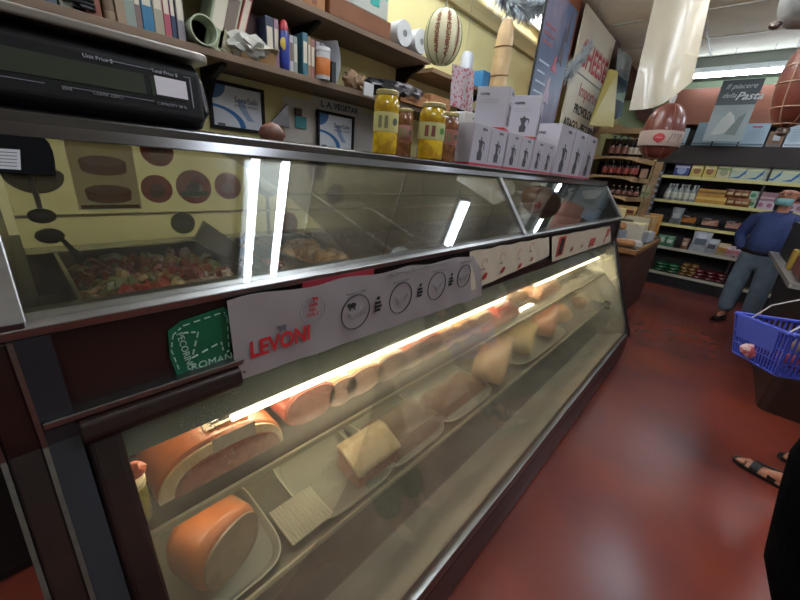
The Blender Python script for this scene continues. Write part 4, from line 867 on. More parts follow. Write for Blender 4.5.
blob('grey_cloth', 'crumpled grey printed paper lying on the black bag heap', 405, -1.78, S1+.03, (.07, .17, .045), mat('grey_crumple', '#6c686a', .5, bump=1, bscale=22, var=.35, scale=18), 'paper', .2)
q = at(369.5, 90, X=-1.70); tag(MB().box(-1.712, -1.704, q.y-.035, q.y+.035, q.z-.03, q.z+.035).build('barcode_label', pl('#b8b8b8'), None), 'small white label on the front of the black bag heap', 'label')
t = thing('flat_carton', 'flat brown carton at the right end of the lower shelf', 'box', (-1.82, (shy(398, S1)+shy(425, S1))/2, S1+.0)); w_ = (shy(425)-shy(398))/2
MB().box(-.08, .09, -w_, w_, 0, .06).build('carton', M_card, t, bevel=.002); text('FRAGILE', .03, (.092, -w_*.6, .015), YP, ZP, pl('#5a3822'), t)
t = thing('carton', 'brown carton behind the jars at the shelf end', 'box', (-1.80, shy(441, S1)-.03, S1)); MB().box(-.09, .06, -.12, .12, 0, .10).build('carton', M_card, t, bevel=.002); MB().box(-.02, .0, -.121, .121, .1, .102).build('tape', pl('#b09468'), t)
# upper shelf
def carton(label, px0, px1, h, m, X=-1.76, d=.22, z=S2, name='carton', cat='box', tape=None):
    y0, y1 = shy(px0, z, X), shy(px1, z, X); t = thing(name, label, cat, (X-d/2, (y0+y1)/2, z)); w_ = (y1-y0)/2
    MB().box(-d/2, d/2, -w_, w_, 0, h).build('carton', m, t, bevel=.003)
    if tape: MB().box(-d/2-.001, d/2+.001, -.015, .015, 0.01, h+.001).build('tape', pl(tape), t)
    return t
carton('white printed carton cut by the top edge of the photo', 262, 302, .14, pl('#a9aca4'), tape='#6a8a6a')
carton('plain brown carton between white and kraft cartons on the upper shelf', 303, 325, .16, M_card, tape='#7a4a30')
c1 = carton('long open kraft carton under the turquoise printed case', 330, 390, .085, mat('kraft_dark', '#75492e', .8, var=.12, scale=12), X=-1.755)
t = thing('turquoise_case', 'white case with turquoise print sitting on the kraft carton', 'box', (-1.87, (shy(338, S2)+shy(388, S2+.1))/2, S2+.087)); w_ = (shy(388, S2+.1)-shy(336, S2))/2
MB().box(-.11, .11, -w_, w_, 0, .22).build('carton', pl('#a3a69c'), t, bevel=.003)
for k, (a, b_, c_, d_) in enumerate(((-1, -.55, .05, .21), (-.45, .2, .10, .21), (.25, .62, .04, .15), (.7, .95, .09, .21), (-.9, -.2, .03, .06))): MB().box(.1101, .1115, a*w_, b_*w_, c_, d_).build('turquoise_print', pl('#1f9488'), t)
for k, px in enumerate((400, 417)):
    y = y_at(px, -1.79, S2+.06); t = thing('paper_roll', ('nearer' if k == 0 else 'farther')+' white paper towel roll lying end-on on the upper shelf', 'paper roll', (-1.87, y, S2))
    R_ = Matrix.Translation((0, 0, .068)) @ Matrix.Rotation(math.pi/2, 4, 'Y')
    MB().lathe([(.018, .12), (.066, .12), (.068, .115), (.068, -.115), (.066, -.12), (.018, -.12)], M=R_, cap=False, n=32).build('paper', pl('#b9bab8', .8), t, smooth=True)
    MB().lathe([(.019, .117), (.015, .118), (.015, -.117), (.019, -.117)], M=R_, n=20).build('core', pl('#7c7a78'), t, smooth=True)
# things at the right end
z3 = S2-.03
def stand(name, label, px, X, z, r_, h, col, cat): y = y_at(px, X, z+h/2); t = tag(MB().lathe([(r_, 0), (r_, h*.8), (r_*.8, h)], n=16).build(name, pl(col, .4), None, smooth=True), label, cat); t.location = (X, y, z); return t
stand('wrap_roll', 'white plastic wrapped roll standing right of the hanging striped cheese', 466, -1.82, z3, .05, .20, '#a9adb2', 'roll')
y = y_at(483, -1.86, z3+.1); t = thing('blue_box', 'blue printed box standing on the short shelf left of the tall cheese', 'box', (-1.86, y, z3)); MB().box(-.08, .08, -.13, .13, .0, .13).build('carton', pl('#2f78a8'), t, bevel=.002); MB().box(.08, .082, -.03, .0, .03, .11).build('letter_print', pl('#16304c'), t); MB().box(.08, .082, .03, .06, .03, .11).build('letter_print', pl('#16304c'), t)
y = y_at(479, -1.80, 1.94); t = thing('dark_bowl', 'dark brown round bowl bottom left of the tall cheese', 'bowl', (-1.80, y, S1))
MB().lathe([(.03, 0), (.08, .03), (.095, .07), (.10, .10), (.09, .10), (.02, .03)], n=24).build('bowl', pl('#33241c', .4), t, smooth=True)
y = y_at(474, -1.25, 1.8); t = thing('printed_bag', 'white paper bag with black brush marks behind the boxes', 'bag', (-1.30, y+.02, TZ))
MB().prism([(-.12, 0), (.12, 0), (.13, .30), (-.11, .29)], 'x', -.05, .05).build('bag', pl('#aeaba6'), t, bevel=.01)
for k in range(7): MB().box(.051, .053, rnd(-.09, .04), rnd(.0, .10), .10+k*.025, .108+k*.025, Matrix.Rotation(rnd(-.3, .3), 4, 'X')).build('brush_mark', pl('#3c3a38'), t)
# red patterned bag hanging
q = [at(*c, X=-1.40) for c in ((453, 64), (474, 70), (472, 113), (450, 105))]
t = thing('patterned_cloth', 'white paper with red speckled pattern hanging below the striped cheese', 'paper', (-1.40, (q[0].y+q[1].y)/2, q[2].z)); L0 = V(t.location)
MB().grid(lambda u_, v_: (lambda p: (p.x-L0.x+.006*math.sin(u_*9), p.y-L0.y, p.z-L0.z))((q[3]*(1-u_)+q[2]*u_)*(1-v_)+(q[0]*(1-u_)+q[1]*u_)*v_), 10, 8, t=.004).build('sheet', mat('red_speckle', '#b0a4aa', .6, col2='#a83a48', scale=55, thresh=(.54, .6)), t, smooth=True)
MB().tube([(0, 0, .30), (0, 0, 3.345-q[2].z)], .0012, 5).build('string', pl('#8a8a88'), t)

# ================= HANGING CHEESE AND SALAMI =================
def hanging(name, label, c, r_, h, skin, cat='cheese', ribs=0, ribmat=None, cord=3.345, cross=0, pear=0):
    t = thing(name, label, cat, c)
    prof = []
    for i in range(17):
        v_ = i/16; a = math.pi*v_; rr = r_*math.sin(a)**.75*(1-pear*(v_-.5)); prof.append((max(rr, .001), h*(-.5*math.cos(a))))
    MB().lathe(prof, n=36).build('body', skin, t, smooth=True)
    b = MB()
    for k in range(ribs):
        an = 2*math.pi*k/ribs
        b.tube([(p[0]*1.015*math.cos(an), p[0]*1.015*math.sin(an), p[1]) for p in prof[1:-1]], .0025, 5)
    for k in range(cross):
        v_ = (k+1)/(cross+1); i = int(v_*16); p = prof[i]
        b.tube([(p[0]*1.015*math.cos(a), p[0]*1.015*math.sin(a), p[1]) for a in [j*2*math.pi/28 for j in range(28)]], .003, 5, closed=True)
    if ribs or cross: b.build('cords', ribmat, t, smooth=True)
    MB().tube([(0, 0, h*.48), (0, 0, h*.55), (0, 0, cord-c[2])], [.012, .005, .005], 6).build('hanging_cord', pl('#8f8a7c'), t)
    return t, prof
c = at(443, 38, X=-1.32); t, pr = hanging('striped_provolone', 'oval cream provolone with green ribs and red lettering hanging by a cord', c, .092, .235, mat('provolone_cream', '#cdc7a2', .5, var=.08, scale=8), ribs=10, ribmat=pl('#6f7c50'))
R0 = .1
for an, s, sz in ((-.52, 'AURICCHIO', .034), (-1.15, 'AURICCHIO', .03), (.1, 'AURICCHIO', .03)):
    e = V((math.cos(an), math.sin(an), 0)); T_ = V((-math.sin(an), math.cos(an), 0))
    tx = text(s, sz, (0, 0, 0), ZP, -T_, M_redink, t, 'red_lettering', align='CENTER', bold=.001)
    for v in tx.data.vertices:
        p = v.co.copy(); zz_ = p.z; off = p.dot(T_); v_ = max(.02, min(.98, math.acos(max(-1, min(1, -2*zz_/.235)))/math.pi)); rr = .092*math.sin(math.pi*v_)**.75+.0015
        v.co = e*rr + T_*off*(rr/.098) + V((0, 0, zz_))
M_mor = mat('mortadella_skin', '#6a3022', .4, var=.15, scale=6, coat=.4)
t, pr = hanging('hanging_mortadella', 'brown mortadella with white band and red oval hanging in mid aisle', V((-.534, 3.345, 1.90)), .128, .37, M_mor, 'meat', ribs=6, ribmat=pl('#94604c'), pear=.15)
MB().lathe([(.131, -.10), (.134, -.095), (.137, -.01), (.134, .0)], n=36, cap=False).build('paper_band', pl('#a89488'), t, smooth=True)
an = -1.05-.1; e = V((math.cos(an), math.sin(an), 0)); T_ = V((-math.sin(an), math.cos(an), 0))
cc = e*.137+V((0, 0, -.05))-T_*.045
Rm = Matrix(((T_.x, 0, e.x), (T_.y, 0, e.y), (0, 1, 0))).to_4x4()
MB().lathe([(.034, -.012), (.034, .004), (.001, .006)], c=(0, 0, 0), n=24, sy=.8, M=Matrix.Translation(cc) @ Rm).build('red_oval', pl('#a5202c'), t)
text('ITALIA', .015, cc+e*.007-T_*.025+V((0, 0, -.006)), T_, ZP, pl('#d0b8b0'), t)
for k in range(4): MB().slab([cc+T_*(.055+k*.02)+V((0, 0, -.03))-e*.009*k, cc+T_*(.062+k*.02)+V((0, 0, -.03))-e*.009*k, cc+T_*(.08+k*.02)+V((0, 0, .03))-e*.009*k, cc+T_*(.073+k*.02)+V((0, 0, .03))-e*.009*k], .003).build('grey_stripe', pl('#6e5f5a'), t)
MB().tube([(0, 0, .17), (0, 0, .215), (.01, 0, .24)], [.014, .02, .012], 8).build('white_tie', pl('#b9b8b4'), t)
c = at(803, 84, Y=2.5)
t, pr = hanging('hanging_mortadella', 'large netted brown mortadella hanging at the right edge', c, .085, .35, M_mor, 'meat', ribs=6, ribmat=pl('#9c7a60'), cross=5, pear=-.1)
MB().ell((0, 0, -.19), (.025, .025, .02), sub=2, jit=.2).build('foil_tip', mat('clear_foil', '#7a6a62', .2, .3), t)
c = at(812, -4, Y=1.9); t, pr = hanging('hanging_bag', 'white wrapped cheese bag hanging at the top right corner', c, .075, .17, mat('white_wrap', '#a9acac', .35, var=.1, scale=20, bump=.4), 'cheese')
MB().ell((-.062, -.02, -.075), (.018, .012, .012), sub=2, jit=.1).build('metal_clip', mat('clip_metal', '#8a7a74', .25, .8), t)

# plastic sheet
q = [at(657, -12, Y=2.9), at(713, -12, Y=3.0), at(693, 82, Y=3.0), at(629, 110, Y=2.8)]
t = thing('plastic_sheet', 'curved translucent cream plastic sheet hanging from the ceiling over the aisle', 'plastic sheet', (-.6, 2.9, q[3].z)); L0 = V(t.location)
def fs(u_, v_):
    p = (q[3]*(1-u_)+q[2]*u_)*(1-v_)+(q[0]*(1-u_)+q[1]*u_)*v_
    sag = math.sin(u_*math.pi)*.0
    lift = -.035*math.sin(u_*math.pi)*(1-v_)**2
    return (p.x-L0.x, p.y-L0.y+.07*math.sin(u_*math.pi*1.1), p.z-L0.z+lift)
MB().grid(fs, 24, 24, t=.001).build('sheet', mat('cream_plastic', '#b3a992', .3, spec=.6, bump=.15, bscale=3, coat=.25), t, smooth=True)
MB().tube([V(fs(.0, 1)), V(fs(0, 1))+V((0, 0, 3.345-q[0].z))], .0015, 4).build('string', pl('#888888'), t); MB().tube([V(fs(1, 1)), V(fs(1, 1))+V((0, 0, 3.345-q[1].z))], .0015, 4).build('string', pl('#888888'), t)

# tinsel garlands
def garland(label, pts, n, r_, seed):
    random.seed(seed); t = thing('tinsel_garland', label, 'garland', pts[0]); L0 = pts[0]; b = MB()
    def P(s):
        s *= len(pts)-1; i = min(int(s), len(pts)-2); return pts[i].lerp(pts[i+1], s-i)-L0
    MB().tube([P(i/20) for i in range(21)], .004, 5).build('wire', M_steel, t)
    for _ in range(n):
        p = P(random.random()); d = V((rnd(-1, 1), rnd(-1, 1), rnd(-1, 1))).normalized()*r_*rnd(.35, 1); w_ = d.orthogonal().normalized()*.0045
        a = [b.bm.verts.new(p+w_), b.bm.verts.new(p-w_), b.bm.verts.new(p+d)]; b.bm.faces.new(a)
    MB().tube([(0, 0, 0), (0, 0, 3.345-L0.z)], .0012, 4).build('string', pl('#888888'), t)
    b.build('tinsel', mat('silver_tinsel', '#b0b8bc', .3, .7), t)
garland('silver tinsel garland hanging before the bright light at the top', [at(500, -12, X=-1.6), at(515, 4, X=-1.6), at(532, 10, X=-1.55), at(552, -2, X=-1.5)], 2600, .16, 3)
garland('silver tinsel garland between the tall poster and the CHEESE sign', [at(590, 45, X=-1.62), at(580, 60, X=-1.62), at(572, 68, X=-1.62), at(567, 78, X=-1.62)], 1300, .11, 4)

# tall poster
PX = -1.36
y0 = y_at(533, PX, 2.2); y1 = at(578, 12, X=PX).y; zt = at(578, 12, X=PX).z; z0 = TZ+.001; dz_ = 1.70-z0
t = thing('tall_poster', 'tall blue and mauve poster with figures standing behind the coffee boxes', 'poster', (PX, (y0+y1)/2, z0)); hw = (y1-y0)/2; h = zt-z0
MB().box(-.012, 0, -hw, hw, 0, h).build('board', mat('poster_blue', '#2e4668', .4, col2='#8a7a8c', scale=2.2, thresh=(.4, .62), stretch=(1, 1, .8)), t)
MB().box(-.014, .002, -hw-.008, -hw, 0, h).build('edge', M_black, t)
for k in range(5): MB().box(0, .0015, -hw*.85, -hw*.25+rnd(-.03, .03), .36+dz_+k*.065, .372+dz_+k*.065).build('white_text_line', pl('#a9b4c4'), t)
for k in range(3): MB().box(0, .0015, -hw*.85, -hw*.2, .74+dz_+k*.05, .757+dz_+k*.05).build('red_text_line', pl('#8a4654'), t)
for nm, yy_, z_, w_, h_, c_ in (('dark_figure', .45, .80, .10, .26, '#2c2230'), ('figure', .15, .66, .12, .12, '#9c4a58'), ('pale_figure', .0, .48, .14, .20, '#a08c9c'), ('pink_figure', .2, .17, .09, .14, '#b07c88'), ('tower', .62, .94, .05, .22, '#3a2c34')):
    MB().prism([(yy_*hw+w_/2*u_, z_+dz_+h_/2*v_) for u_, v_ in ((-1, -1), (-.2, -.8), (.9, -1), (.7, -.2), (.3, .1), (.35, .7), (0, 1), (-.4, .5), (-.5, 0))], 'x', 0, .0018).build(nm, pl(c_), t)
# CHEESE sign
SX = -1.78
y0 = y_at(566, SX, 2.4); y1 = at(616, 39, X=SX).y; zt = 3.30; z0 = 2.02
t = thing('cheese_sign', 'big white hand painted CHEESE sign against the upper wall', 'sign', (SX, (y0+y1)/2, z0)); hw = (y1-y0)/2; h = zt-z0
MB().box(-.02, 0, -hw, hw, 0, h).build('board', pl('#d3cab4', .5), t)
MB().box(-.001, .004, -hw, hw, h*.53, h*.54).build('seam', pl('#6b675c'), t)
text('CHEESE', .33, (.003, -hw*.80, h*.60), YP, ZP, M_redink, t, bold=.006, sx=.95)
text('CHEESE', .33, (.0015, -hw*.80+.012, h*.60+.03), YP, ZP, pl('#b88a84'), t, bold=.006, sx=.95)
text('Imported', .19, (.003, -hw*.45, h*.38), YP, ZP, pl('#b8675c'), t, bold=.003, sx=1.15)
text('PROVOLONE', .14, (.003, -hw*.50, h*.23), YP, ZP, M_ink, t, bold=.004, sx=1.0)
text('ASIAGO - PECORINO', .14, (.003, -hw*.90, h*.09), YP, ZP, M_ink, t, bold=.004, sx=1.0)
# yellow board and shiny poster right of it
q = [at(*c, Y=5.7) for c in ((611, 69), (618, 71), (602, 130), (588, 128))]
q = [at(608, 70, X=-1.7), at(617, 72, X=-1.62), at(612, 128, X=-1.5), at(588, 126, X=-1.62)]
tag(MB().slab(q, .02).build('yellow_board', pl('#b5a860'), None), 'plain yellow board leaning beside the CHEESE sign', 'board')
q = [at(618, 48, X=-1.70), at(632, 58, X=-1.70), at(620, 118, X=-1.62), at(611, 120, X=-1.62)]
tag(MB().slab(q, .01).build('shiny_poster', mat('shiny_blue_poster', '#3a4c5c', .08, col2='#94a8b4', scale=3, thresh=(.4, .6), coat=1), None), 'glossy dark blue poster right of the yellow board', 'poster')
# ================= FAR GROCERY SHELVES =================
FY = HY   # front edge plane
gd = thing('grocery_shelving', 'long black grocery shelving with pale yellow shelf edges along the far wall', 'shelving', (.9, FY+.22, 0))
SZ = [1.745, 1.375, 1.01, .64, .215]; GX0, GX1 = -.985, 2.1
M_edge = mat('price_edge_yellow', '#c4bc7c', .5); M_sback = mat('shelf_back_black', '#221d1c', .6)
g0 = gd.location
MB().box(GX0-g0.x, GX1-g0.x, .17, .20, 0, 1.93).build('back_panel', M_sback, gd)
MB().box(GX0-g0.x, GX1-g0.x, -.20, .17, 0.0, .17).build('kick_base', pl('#0f0e10'), gd)
for k, z in enumerate(SZ):
    s = MB().box(GX0-g0.x, GX1-g0.x, -.215, .17, z-.02, z-.002).build('shelf_board', pl('#4a4640'), gd)
    MB().box(GX0-g0.x, GX1-g0.x, -.225, -.21, z-.038, z+.006).build('price_edge', M_edge if k < 3 else mat('price_edge_grey', '#a9a694', .5), s)
for x in (GX0, .25, 1.4): MB().box(x-g0.x-.012, x-g0.x+.012, -.21, .2, 0, 1.93).build('upright', M_sback, gd)
# wooden pilaster
q = at(669, 152, Y=FY-.1)
tag(MB().box(-1.10, -1.0, FY-.12, FY+.2, 0, 1.93).build('wooden_pilaster', M_wood, None, bevel=.003), 'tall tan wooden upright between the bottle shelves and grocery shelving', 'upright')
def fx(px, z, Y=None): return x_at(px, FY-.2+.0 if Y is None else Y, z)
def row(proto_fn, pxs, z, lab, group, dy=0, w=None, dz=0):
    """copies one product at each pixel column on the shelf"""
    pr = proto_fn(); first = True; out = []
    for i, px in enumerate(pxs):
        x = x_at(px, FY+.03+dy, z+.05)
        l = lab(i) if callable(lab) else lab
        if first: pr.location = (x, FY+.03+dy, z+dz); tag(pr, l, None, group); first = False; o = pr
        else: o = dup(pr, (x, FY+.03+dy, z+dz), 0, l, group)
        out.append(o)
    return out
def boxprod(name, cat, w_, d, h, col, acc, art='stripe', top=None):
    def f():
        t = thing(name, 'x', cat)
        MB().box(-w_/2, w_/2, 0, d, 0, h).build('carton', pl(col, .4), t, bevel=.002)
        b = MB()
        if art == 'stripe': b.box(-w_/2+.004, w_/2-.004, -.001, 0, h*.25, h*.45)
        elif art == 'oval': b.lathe([(w_*.3, -.001), (w_*.3, .001)], n=20, M=Matrix.Translation((0, 0, h*.5)) @ Matrix.Rotation(math.pi/2, 4, 'X'))
        elif art == 'swoosh': b.prism([(-w_*.45, h*.1), (w_*.1, h*.25), (w_*.46, h*.85), (w_*.46, h*.5), (w_*.15, h*.1)], 'y', -.0015, 0)
        b.build('print', pl(acc, .4), t)
        if top: MB().box(-w_/2+.01, w_/2-.01, -.0012, 0, h*.7, h*.85).build('print', pl(top, .4), t)
        return t
    return f
def bagprod(name, cat, w_, d, h, col, lab, m=None):
    def f():
        t = thing(name, 'x', cat); b = MB()
        b.grid(lambda u_, v_: (w_*(u_-.5)*(1-.12*math.sin(v_*math.pi)), -d/2*math.sin(u_*math.pi)**.6*math.sin(min(1, v_*1.15)*math.pi*.95+.05)**.5-.002, h*v_), 8, 8)
        b.grid(lambda u_, v_: (w_*(u_-.5)*(1-.12*math.sin(v_*math.pi)), d/2*math.sin(u_*math.pi)**.6*math.sin(min(1, v_*1.15)*math.pi*.95+.05)**.5+.002, h*v_), 8, 8)
        b.build('pouch', m or mat('pouch_'+col.strip('#'), col, .3, var=.12, scale=30), t, smooth=True)
        MB().box(-w_*.3, w_*.3, -d/2-.004, -d/2+.002, h*.35, h*.65).build('label', pl(lab, .4), t)
        return t
    return f
def botprod(name, cat, r_, h, col, lab, cap, rough=.15):
    def f():
        t = thing(name, 'x', cat)
        MB().lathe([(r_*.95, 0), (r_, .005), (r_, h*.6), (r_*.6, h*.72), (r_*.35, h*.8), (r_*.33, h*.93)], n=14).build('glass', pl(col, rough), t, smooth=True)
        MB().lathe([(r_*1.01, h*.15), (r_*1.02, h*.16), (r_*1.02, h*.5), (r_*1.01, h*.51)], n=14).build('label', pl(lab), t, smooth=True)
        MB().lathe([(r_*.4, h*.92), (r_*.4, h), (.001, h)], n=12).build('cap', pl(cap), t, smooth=True)
        return t
    return f
L_ = lambda what, n: (lambda i: '%s, %s' % (what, ordl(i, n)+(' of %d' % n)))
# shelf 1 (top)
z = SZ[0]+.004
row(boxprod('pasta_box', 'box', .20, .1, .17, '#1f2f70', '#8fa0c8', 'oval', '#b8b8c8'), [681], z, 'dark blue box at the left end of the top grocery shelf', 'top shelf blue box')
row(boxprod('pasta_box', 'box', .15, .1, .175, '#b9a84c', '#8a5a2a', 'oval', '#e0d8a0'), [696, 709], z, L_('yellow box on the top grocery shelf', 2), 'yellow boxes on the top grocery shelf')
row(boxprod('pasta_box', 'box', .16, .1, .175, '#bdb68c', '#8a8f70', 'oval', '#77924f'), [723], z, 'pale cream box between the yellow and the blue white boxes', 'cream box')
row(boxprod('pasta_box', 'box', .182, .1, .178, '#a9b8a4', '#1f5d96', 'swoosh', '#c8cc9a'), [737, 754, 771, 789, 807, 825, 844], z, L_('pale box with blue sweep on the top grocery shelf', 7), 'pale boxes with a blue sweep on the top shelf')
# shelf 2
z = SZ[1]+.004
row(botprod('oil_bottle', 'bottle', .045, .25, '#8d9694', '#b5b8a8', '#a0a0a0'), [667, 673, 679, 685, 691], z, L_('clear silvery bottle on the second grocery shelf', 5), 'clear bottles on the second shelf')
row(botprod('oil_bottle', 'bottle', .045, .25, '#8d9694', '#7a8f7a', '#a0a0a0'), [670, 682, 694], z, L_('clear bottle in the back row of the second grocery shelf', 3), 'back row of clear bottles on the second shelf', dy=.11)
row(boxprod('biscuit_box', 'box', .135, .1, .21, '#b8862c', '#c8a850', 'stripe', '#7a5a20'), [701, 711, 721], z, L_('orange carton on the second grocery shelf', 3), 'orange cartons on the second shelf')
row(bagprod('biscuit_bag', 'bag', .11, .06, .12, '#7a4a28', '#a8906a'), [730, 738, 745], z, L_('brown snack bag, lower layer of second grocery shelf', 3), 'brown snack bags lower layer')
row(bagprod('biscuit_bag', 'bag', .11, .06, .12, '#6f4226', '#a8906a'), [730, 738, 745], z+.115, L_('brown snack bag, upper layer of second grocery shelf', 3), 'brown snack bags upper layer')
row(boxprod('small_packet', 'packet', .10, .08, .115, '#9fae98', '#3f7a50', 'oval'), [751], z, 'green and white packet in the lower layer of the second shelf', 'green packet lower')
row(boxprod('small_packet', 'packet', .10, .08, .115, '#b3a2ac', '#8f5a74', 'oval'), [760, 769, 790, 799], z, L_('pinkish packet in the lower layer of the second grocery shelf', 4), 'pinkish packets in the lower layer')
row(boxprod('small_packet', 'packet', .10, .08, .115, '#8fae98', '#3f7a50', 'oval'), [753], z+.117, 'green and white packet in the upper layer of the second shelf', 'green packet upper')
row(boxprod('small_packet', 'packet', .10, .08, .115, '#8a6a70', '#b8a0a8', 'stripe'), [762, 771, 781], z+.117, L_('mauve packet in the upper layer of the second grocery shelf', 3), 'mauve packets in the upper layer')
row(bagprod('sauce_pouch', 'bag', .12, .06, .14, '#8f2c20', '#b0a040'), [797], z+.0, 'red pouch on the second grocery shelf behind the man', 'red pouches behind the man', dy=.06)
# shelf 3: trays of sweets
z = SZ[2]+.004
def trayp(name, w_, col, speck):
    def f():
        t = thing(name, 'x', 'packaged food')
        b = MB(); b.box(-w_/2, w_/2, 0, .16, 0, .01); b.box(-w_/2, w_/2, .0, .008, 0, .05); b.box(-w_/2, w_/2, .15, .16, 0, .16); b.box(-w_/2, -w_/2+.006, 0, .16, 0, .14); b.box(w_/2-.006, w_/2, 0, .16, 0, .14)
        b.build('black_tray', pl('#1c191a', .3), t)
        MB().grid(lambda u_, v_: (w_*.94*(u_-.5), .02+.12*v_, .03+.10*v_+.012*math.sin(u_*17)*math.sin(v_*9)), 14, 10, t=.02).build('food', mat('food_'+col.strip('#'), col, .4, col2=speck, scale=70, thresh=(.45, .55)), t, smooth=True)
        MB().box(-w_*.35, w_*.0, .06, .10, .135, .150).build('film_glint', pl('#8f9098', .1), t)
        return t
    return f
row(bagprod('clear_bag', 'bag', .16, .08, .26, '#6c7274', '#9aa0a0'), [675], z, 'clear plastic bag at the left end of the third grocery shelf', 'clear bag')
row(trayp('sweets_tray', .22, '#a8622c', '#b87a3c'), [687], z, 'black tray of orange food on the third grocery shelf', 'orange tray')
row(trayp('sweets_tray', .21, '#9c6450', '#c4a090'), [709, 733], z, L_('black tray of pinkish food on the third grocery shelf', 2), 'pinkish trays on the third shelf')
row(trayp('sweets_tray', .2, '#8a5440', '#b89080'), [752], z, 'black tray of food on the third shelf half hidden by the man', 'hidden tray')
# shelf 4
z = SZ[3]+.004
row(bagprod('green_bag', 'bag', .13, .07, .18, '#4a7a5c', '#a9b8ac'), [661, 669], z, L_('green and white packet on the fourth grocery shelf', 2), 'green packets on the fourth shelf')
row(bagprod('flour_bag', 'bag', .10, .07, .18, '#7c5a48', '#b09a84'), [684], z, 'brown packet left of the big white bag on the fourth shelf', 'brown packet')
row(bagprod('rice_bag', 'bag', .24, .08, .32, '#9ea3aa', '#5a6470'), [698], z, 'biggest white bag with grey print on the fourth grocery shelf', 'big white bag')
row(bagprod('rice_bag', 'bag', .15, .08, .23, '#989ca2', '#3f4450'), [710], z, 'smaller white bag right of the biggest white one', 'smaller white bag')
row(bagprod('candy_bag', 'bag', .11, .06, .19, '#ab9a74', '#a87a3c'), [719, 723], z, L_('yellowish sweet bag on the fourth grocery shelf', 2), 'yellowish sweet bags')
row(bagprod('candy_bag', 'bag', .11, .06, .17, '#b09aa0', '#b06a74'), [728, 735, 742], z, L_('pink and white sweet bag on the fourth grocery shelf', 3), 'pink sweet bags on the fourth shelf')
# shelf 5: lying bags
z = SZ[4]+.004
def lying(name, w_, col, lab):
    def f():
        t = thing(name, 'x', 'bag')
        MB().ell((0, .07, .032), (w_/2, .09, .034), sub=3).build('pouch', mat('pouch_'+col.strip('#'), col, .25, var=.3, scale=30, coat=.4), t, smooth=True)
        MB().box(-w_*.12, w_*.12, -.022, -.008, .022, .040).build('label', pl(lab, .4), t)
        return t
    return f
def pile(fn, pxs, layers, what, dz=.05):
    pr = fn(); first = True; n = len(pxs)
    for l in range(layers):
        for i, px in enumerate(pxs):
            x = x_at(px, FY+.02, z+.05)+(.02 if l % 2 else -.0)
            lab = '%s, %s in the %s layer' % (what, ordl(i, n), ('bottom', 'second', 'third', 'top')[l] if l < layers-1 or layers == 1 else 'top')
            loc = (x, FY+.03, z+l*dz)
            if first: pr.location = loc; pr['label'] = lab; pr['group'] = what; first = False
            else: dup(pr, loc, 0, lab, what)
pile(lying('pasta_bag', .19, '#1f5638', '#7a9a78'), [659, 671], 3, 'dark green bag on the bottom grocery shelf')
pile(lying('nut_bag', .13, '#7a5a34', '#a89060'), [682, 690], 4, 'tan bag on the bottom grocery shelf')
pile(lying('bean_bag', .17, '#5a1a20', '#8f6a6a'), [697, 708, 719, 730], 3, 'dark red bag on the bottom grocery shelf')
# row of price clips on the pilaster side = hanging small packets
pr = thing('hanging_packet', 'x', 'packet'); MB().box(-.02, .02, -.03, 0, 0, .05).build('packet', pl('#5a6474'), pr); MB().box(-.014, .014, -.032, -.029, .01, .04).build('label', pl('#9aa0a8'), pr)
for k in range(9):
    zz_ = 1.02+k*.09; loc = (-1.0+.02, FY-.14, zz_); l = 'small packet on the clip strip beside the pilaster, %s from the bottom' % ORD[k]
    if k == 0: pr.location = loc; pr['label'] = l; pr['group'] = 'packets on the clip strip'
    else: dup(pr, loc, 0, l, 'packets on the clip strip')
# ---- leaflets above the header ----
def leaf(label, c, col, red=True, name='leaflet', Y=FY-.03, cat='leaflet', lines=5):
    q = [at(*p, Y=Y) for p in c]; x0, x1 = (q[0].x+q[3].x)/2, (q[1].x+q[2].x)/2; z0, z1 = max(2.192, q[3].z), q[0].z
    t = thing(name, label, cat, ((x0+x1)/2, Y, z0)); w_ = (x1-x0)/2; h = z1-z0
    MB().slab([(-w_, -.0, 0), (w_, -.0, 0), (w_, .05, h), (-w_, .05, h)], .004).build('sheet', pl(col, .25), t)
    f = lambda u_, v_: (u_*w_, .05*v_-.003, h*v_)
    for k in range(lines): MB().slab([f(-.7, .25+k*.1), f(.7, .25+k*.1), f(.7, .27+k*.1), f(-.7, .27+k*.1)], .001).build('text_line', pl('#7c8690'), t)
    if red: MB().slab([f(-.4, .82), f(.4, .82), f(.4, .88), f(-.4, .88)], .001).build('heading', pl('#a03a3c'), t)
    MB().slab([f(-.95, .04), f(.95, .04), f(.95, .12), f(-.95, .12)], .001).build('holder_edge', pl('#5a6a74', .2), t)
    return t
leaf('small bright leaflet left, just behind the hanging mortadella', [(676, 128), (690, 129), (684, 146), (672, 146)], '#93a6ae', red=False)
leaf('pale blue leaflet partly behind the Pasta sign', [(698, 122), (716, 122), (712, 147), (692, 146)], '#7d929c', red=False)
leaf('leaflet hidden behind the lower right of the Pasta sign', [(718, 124), (742, 124), (738, 147), (714, 147)], '#86989f', red=False)
leaf('pale leaflet with red heading right of the Pasta sign', [(745, 123), (771, 123), (763, 148), (739, 148)], '#8fa3b0')
leaf('pale leaflet with red heading at the right edge of the ledge', [(792, 120), (818, 120), (812, 147), (784, 147)], '#8fa3b0')
t = leaf('small brown cardboard square with white tag between leaflets', [(770, 131), (786, 131), (780, 149), (765, 149)], '#7c6250', red=False, name='cardboard_square', cat='card', lines=0)
MB().box(-.03, .04, -.004, .022, .08, .15).build('white_tag', pl('#b4b8bc'), t)
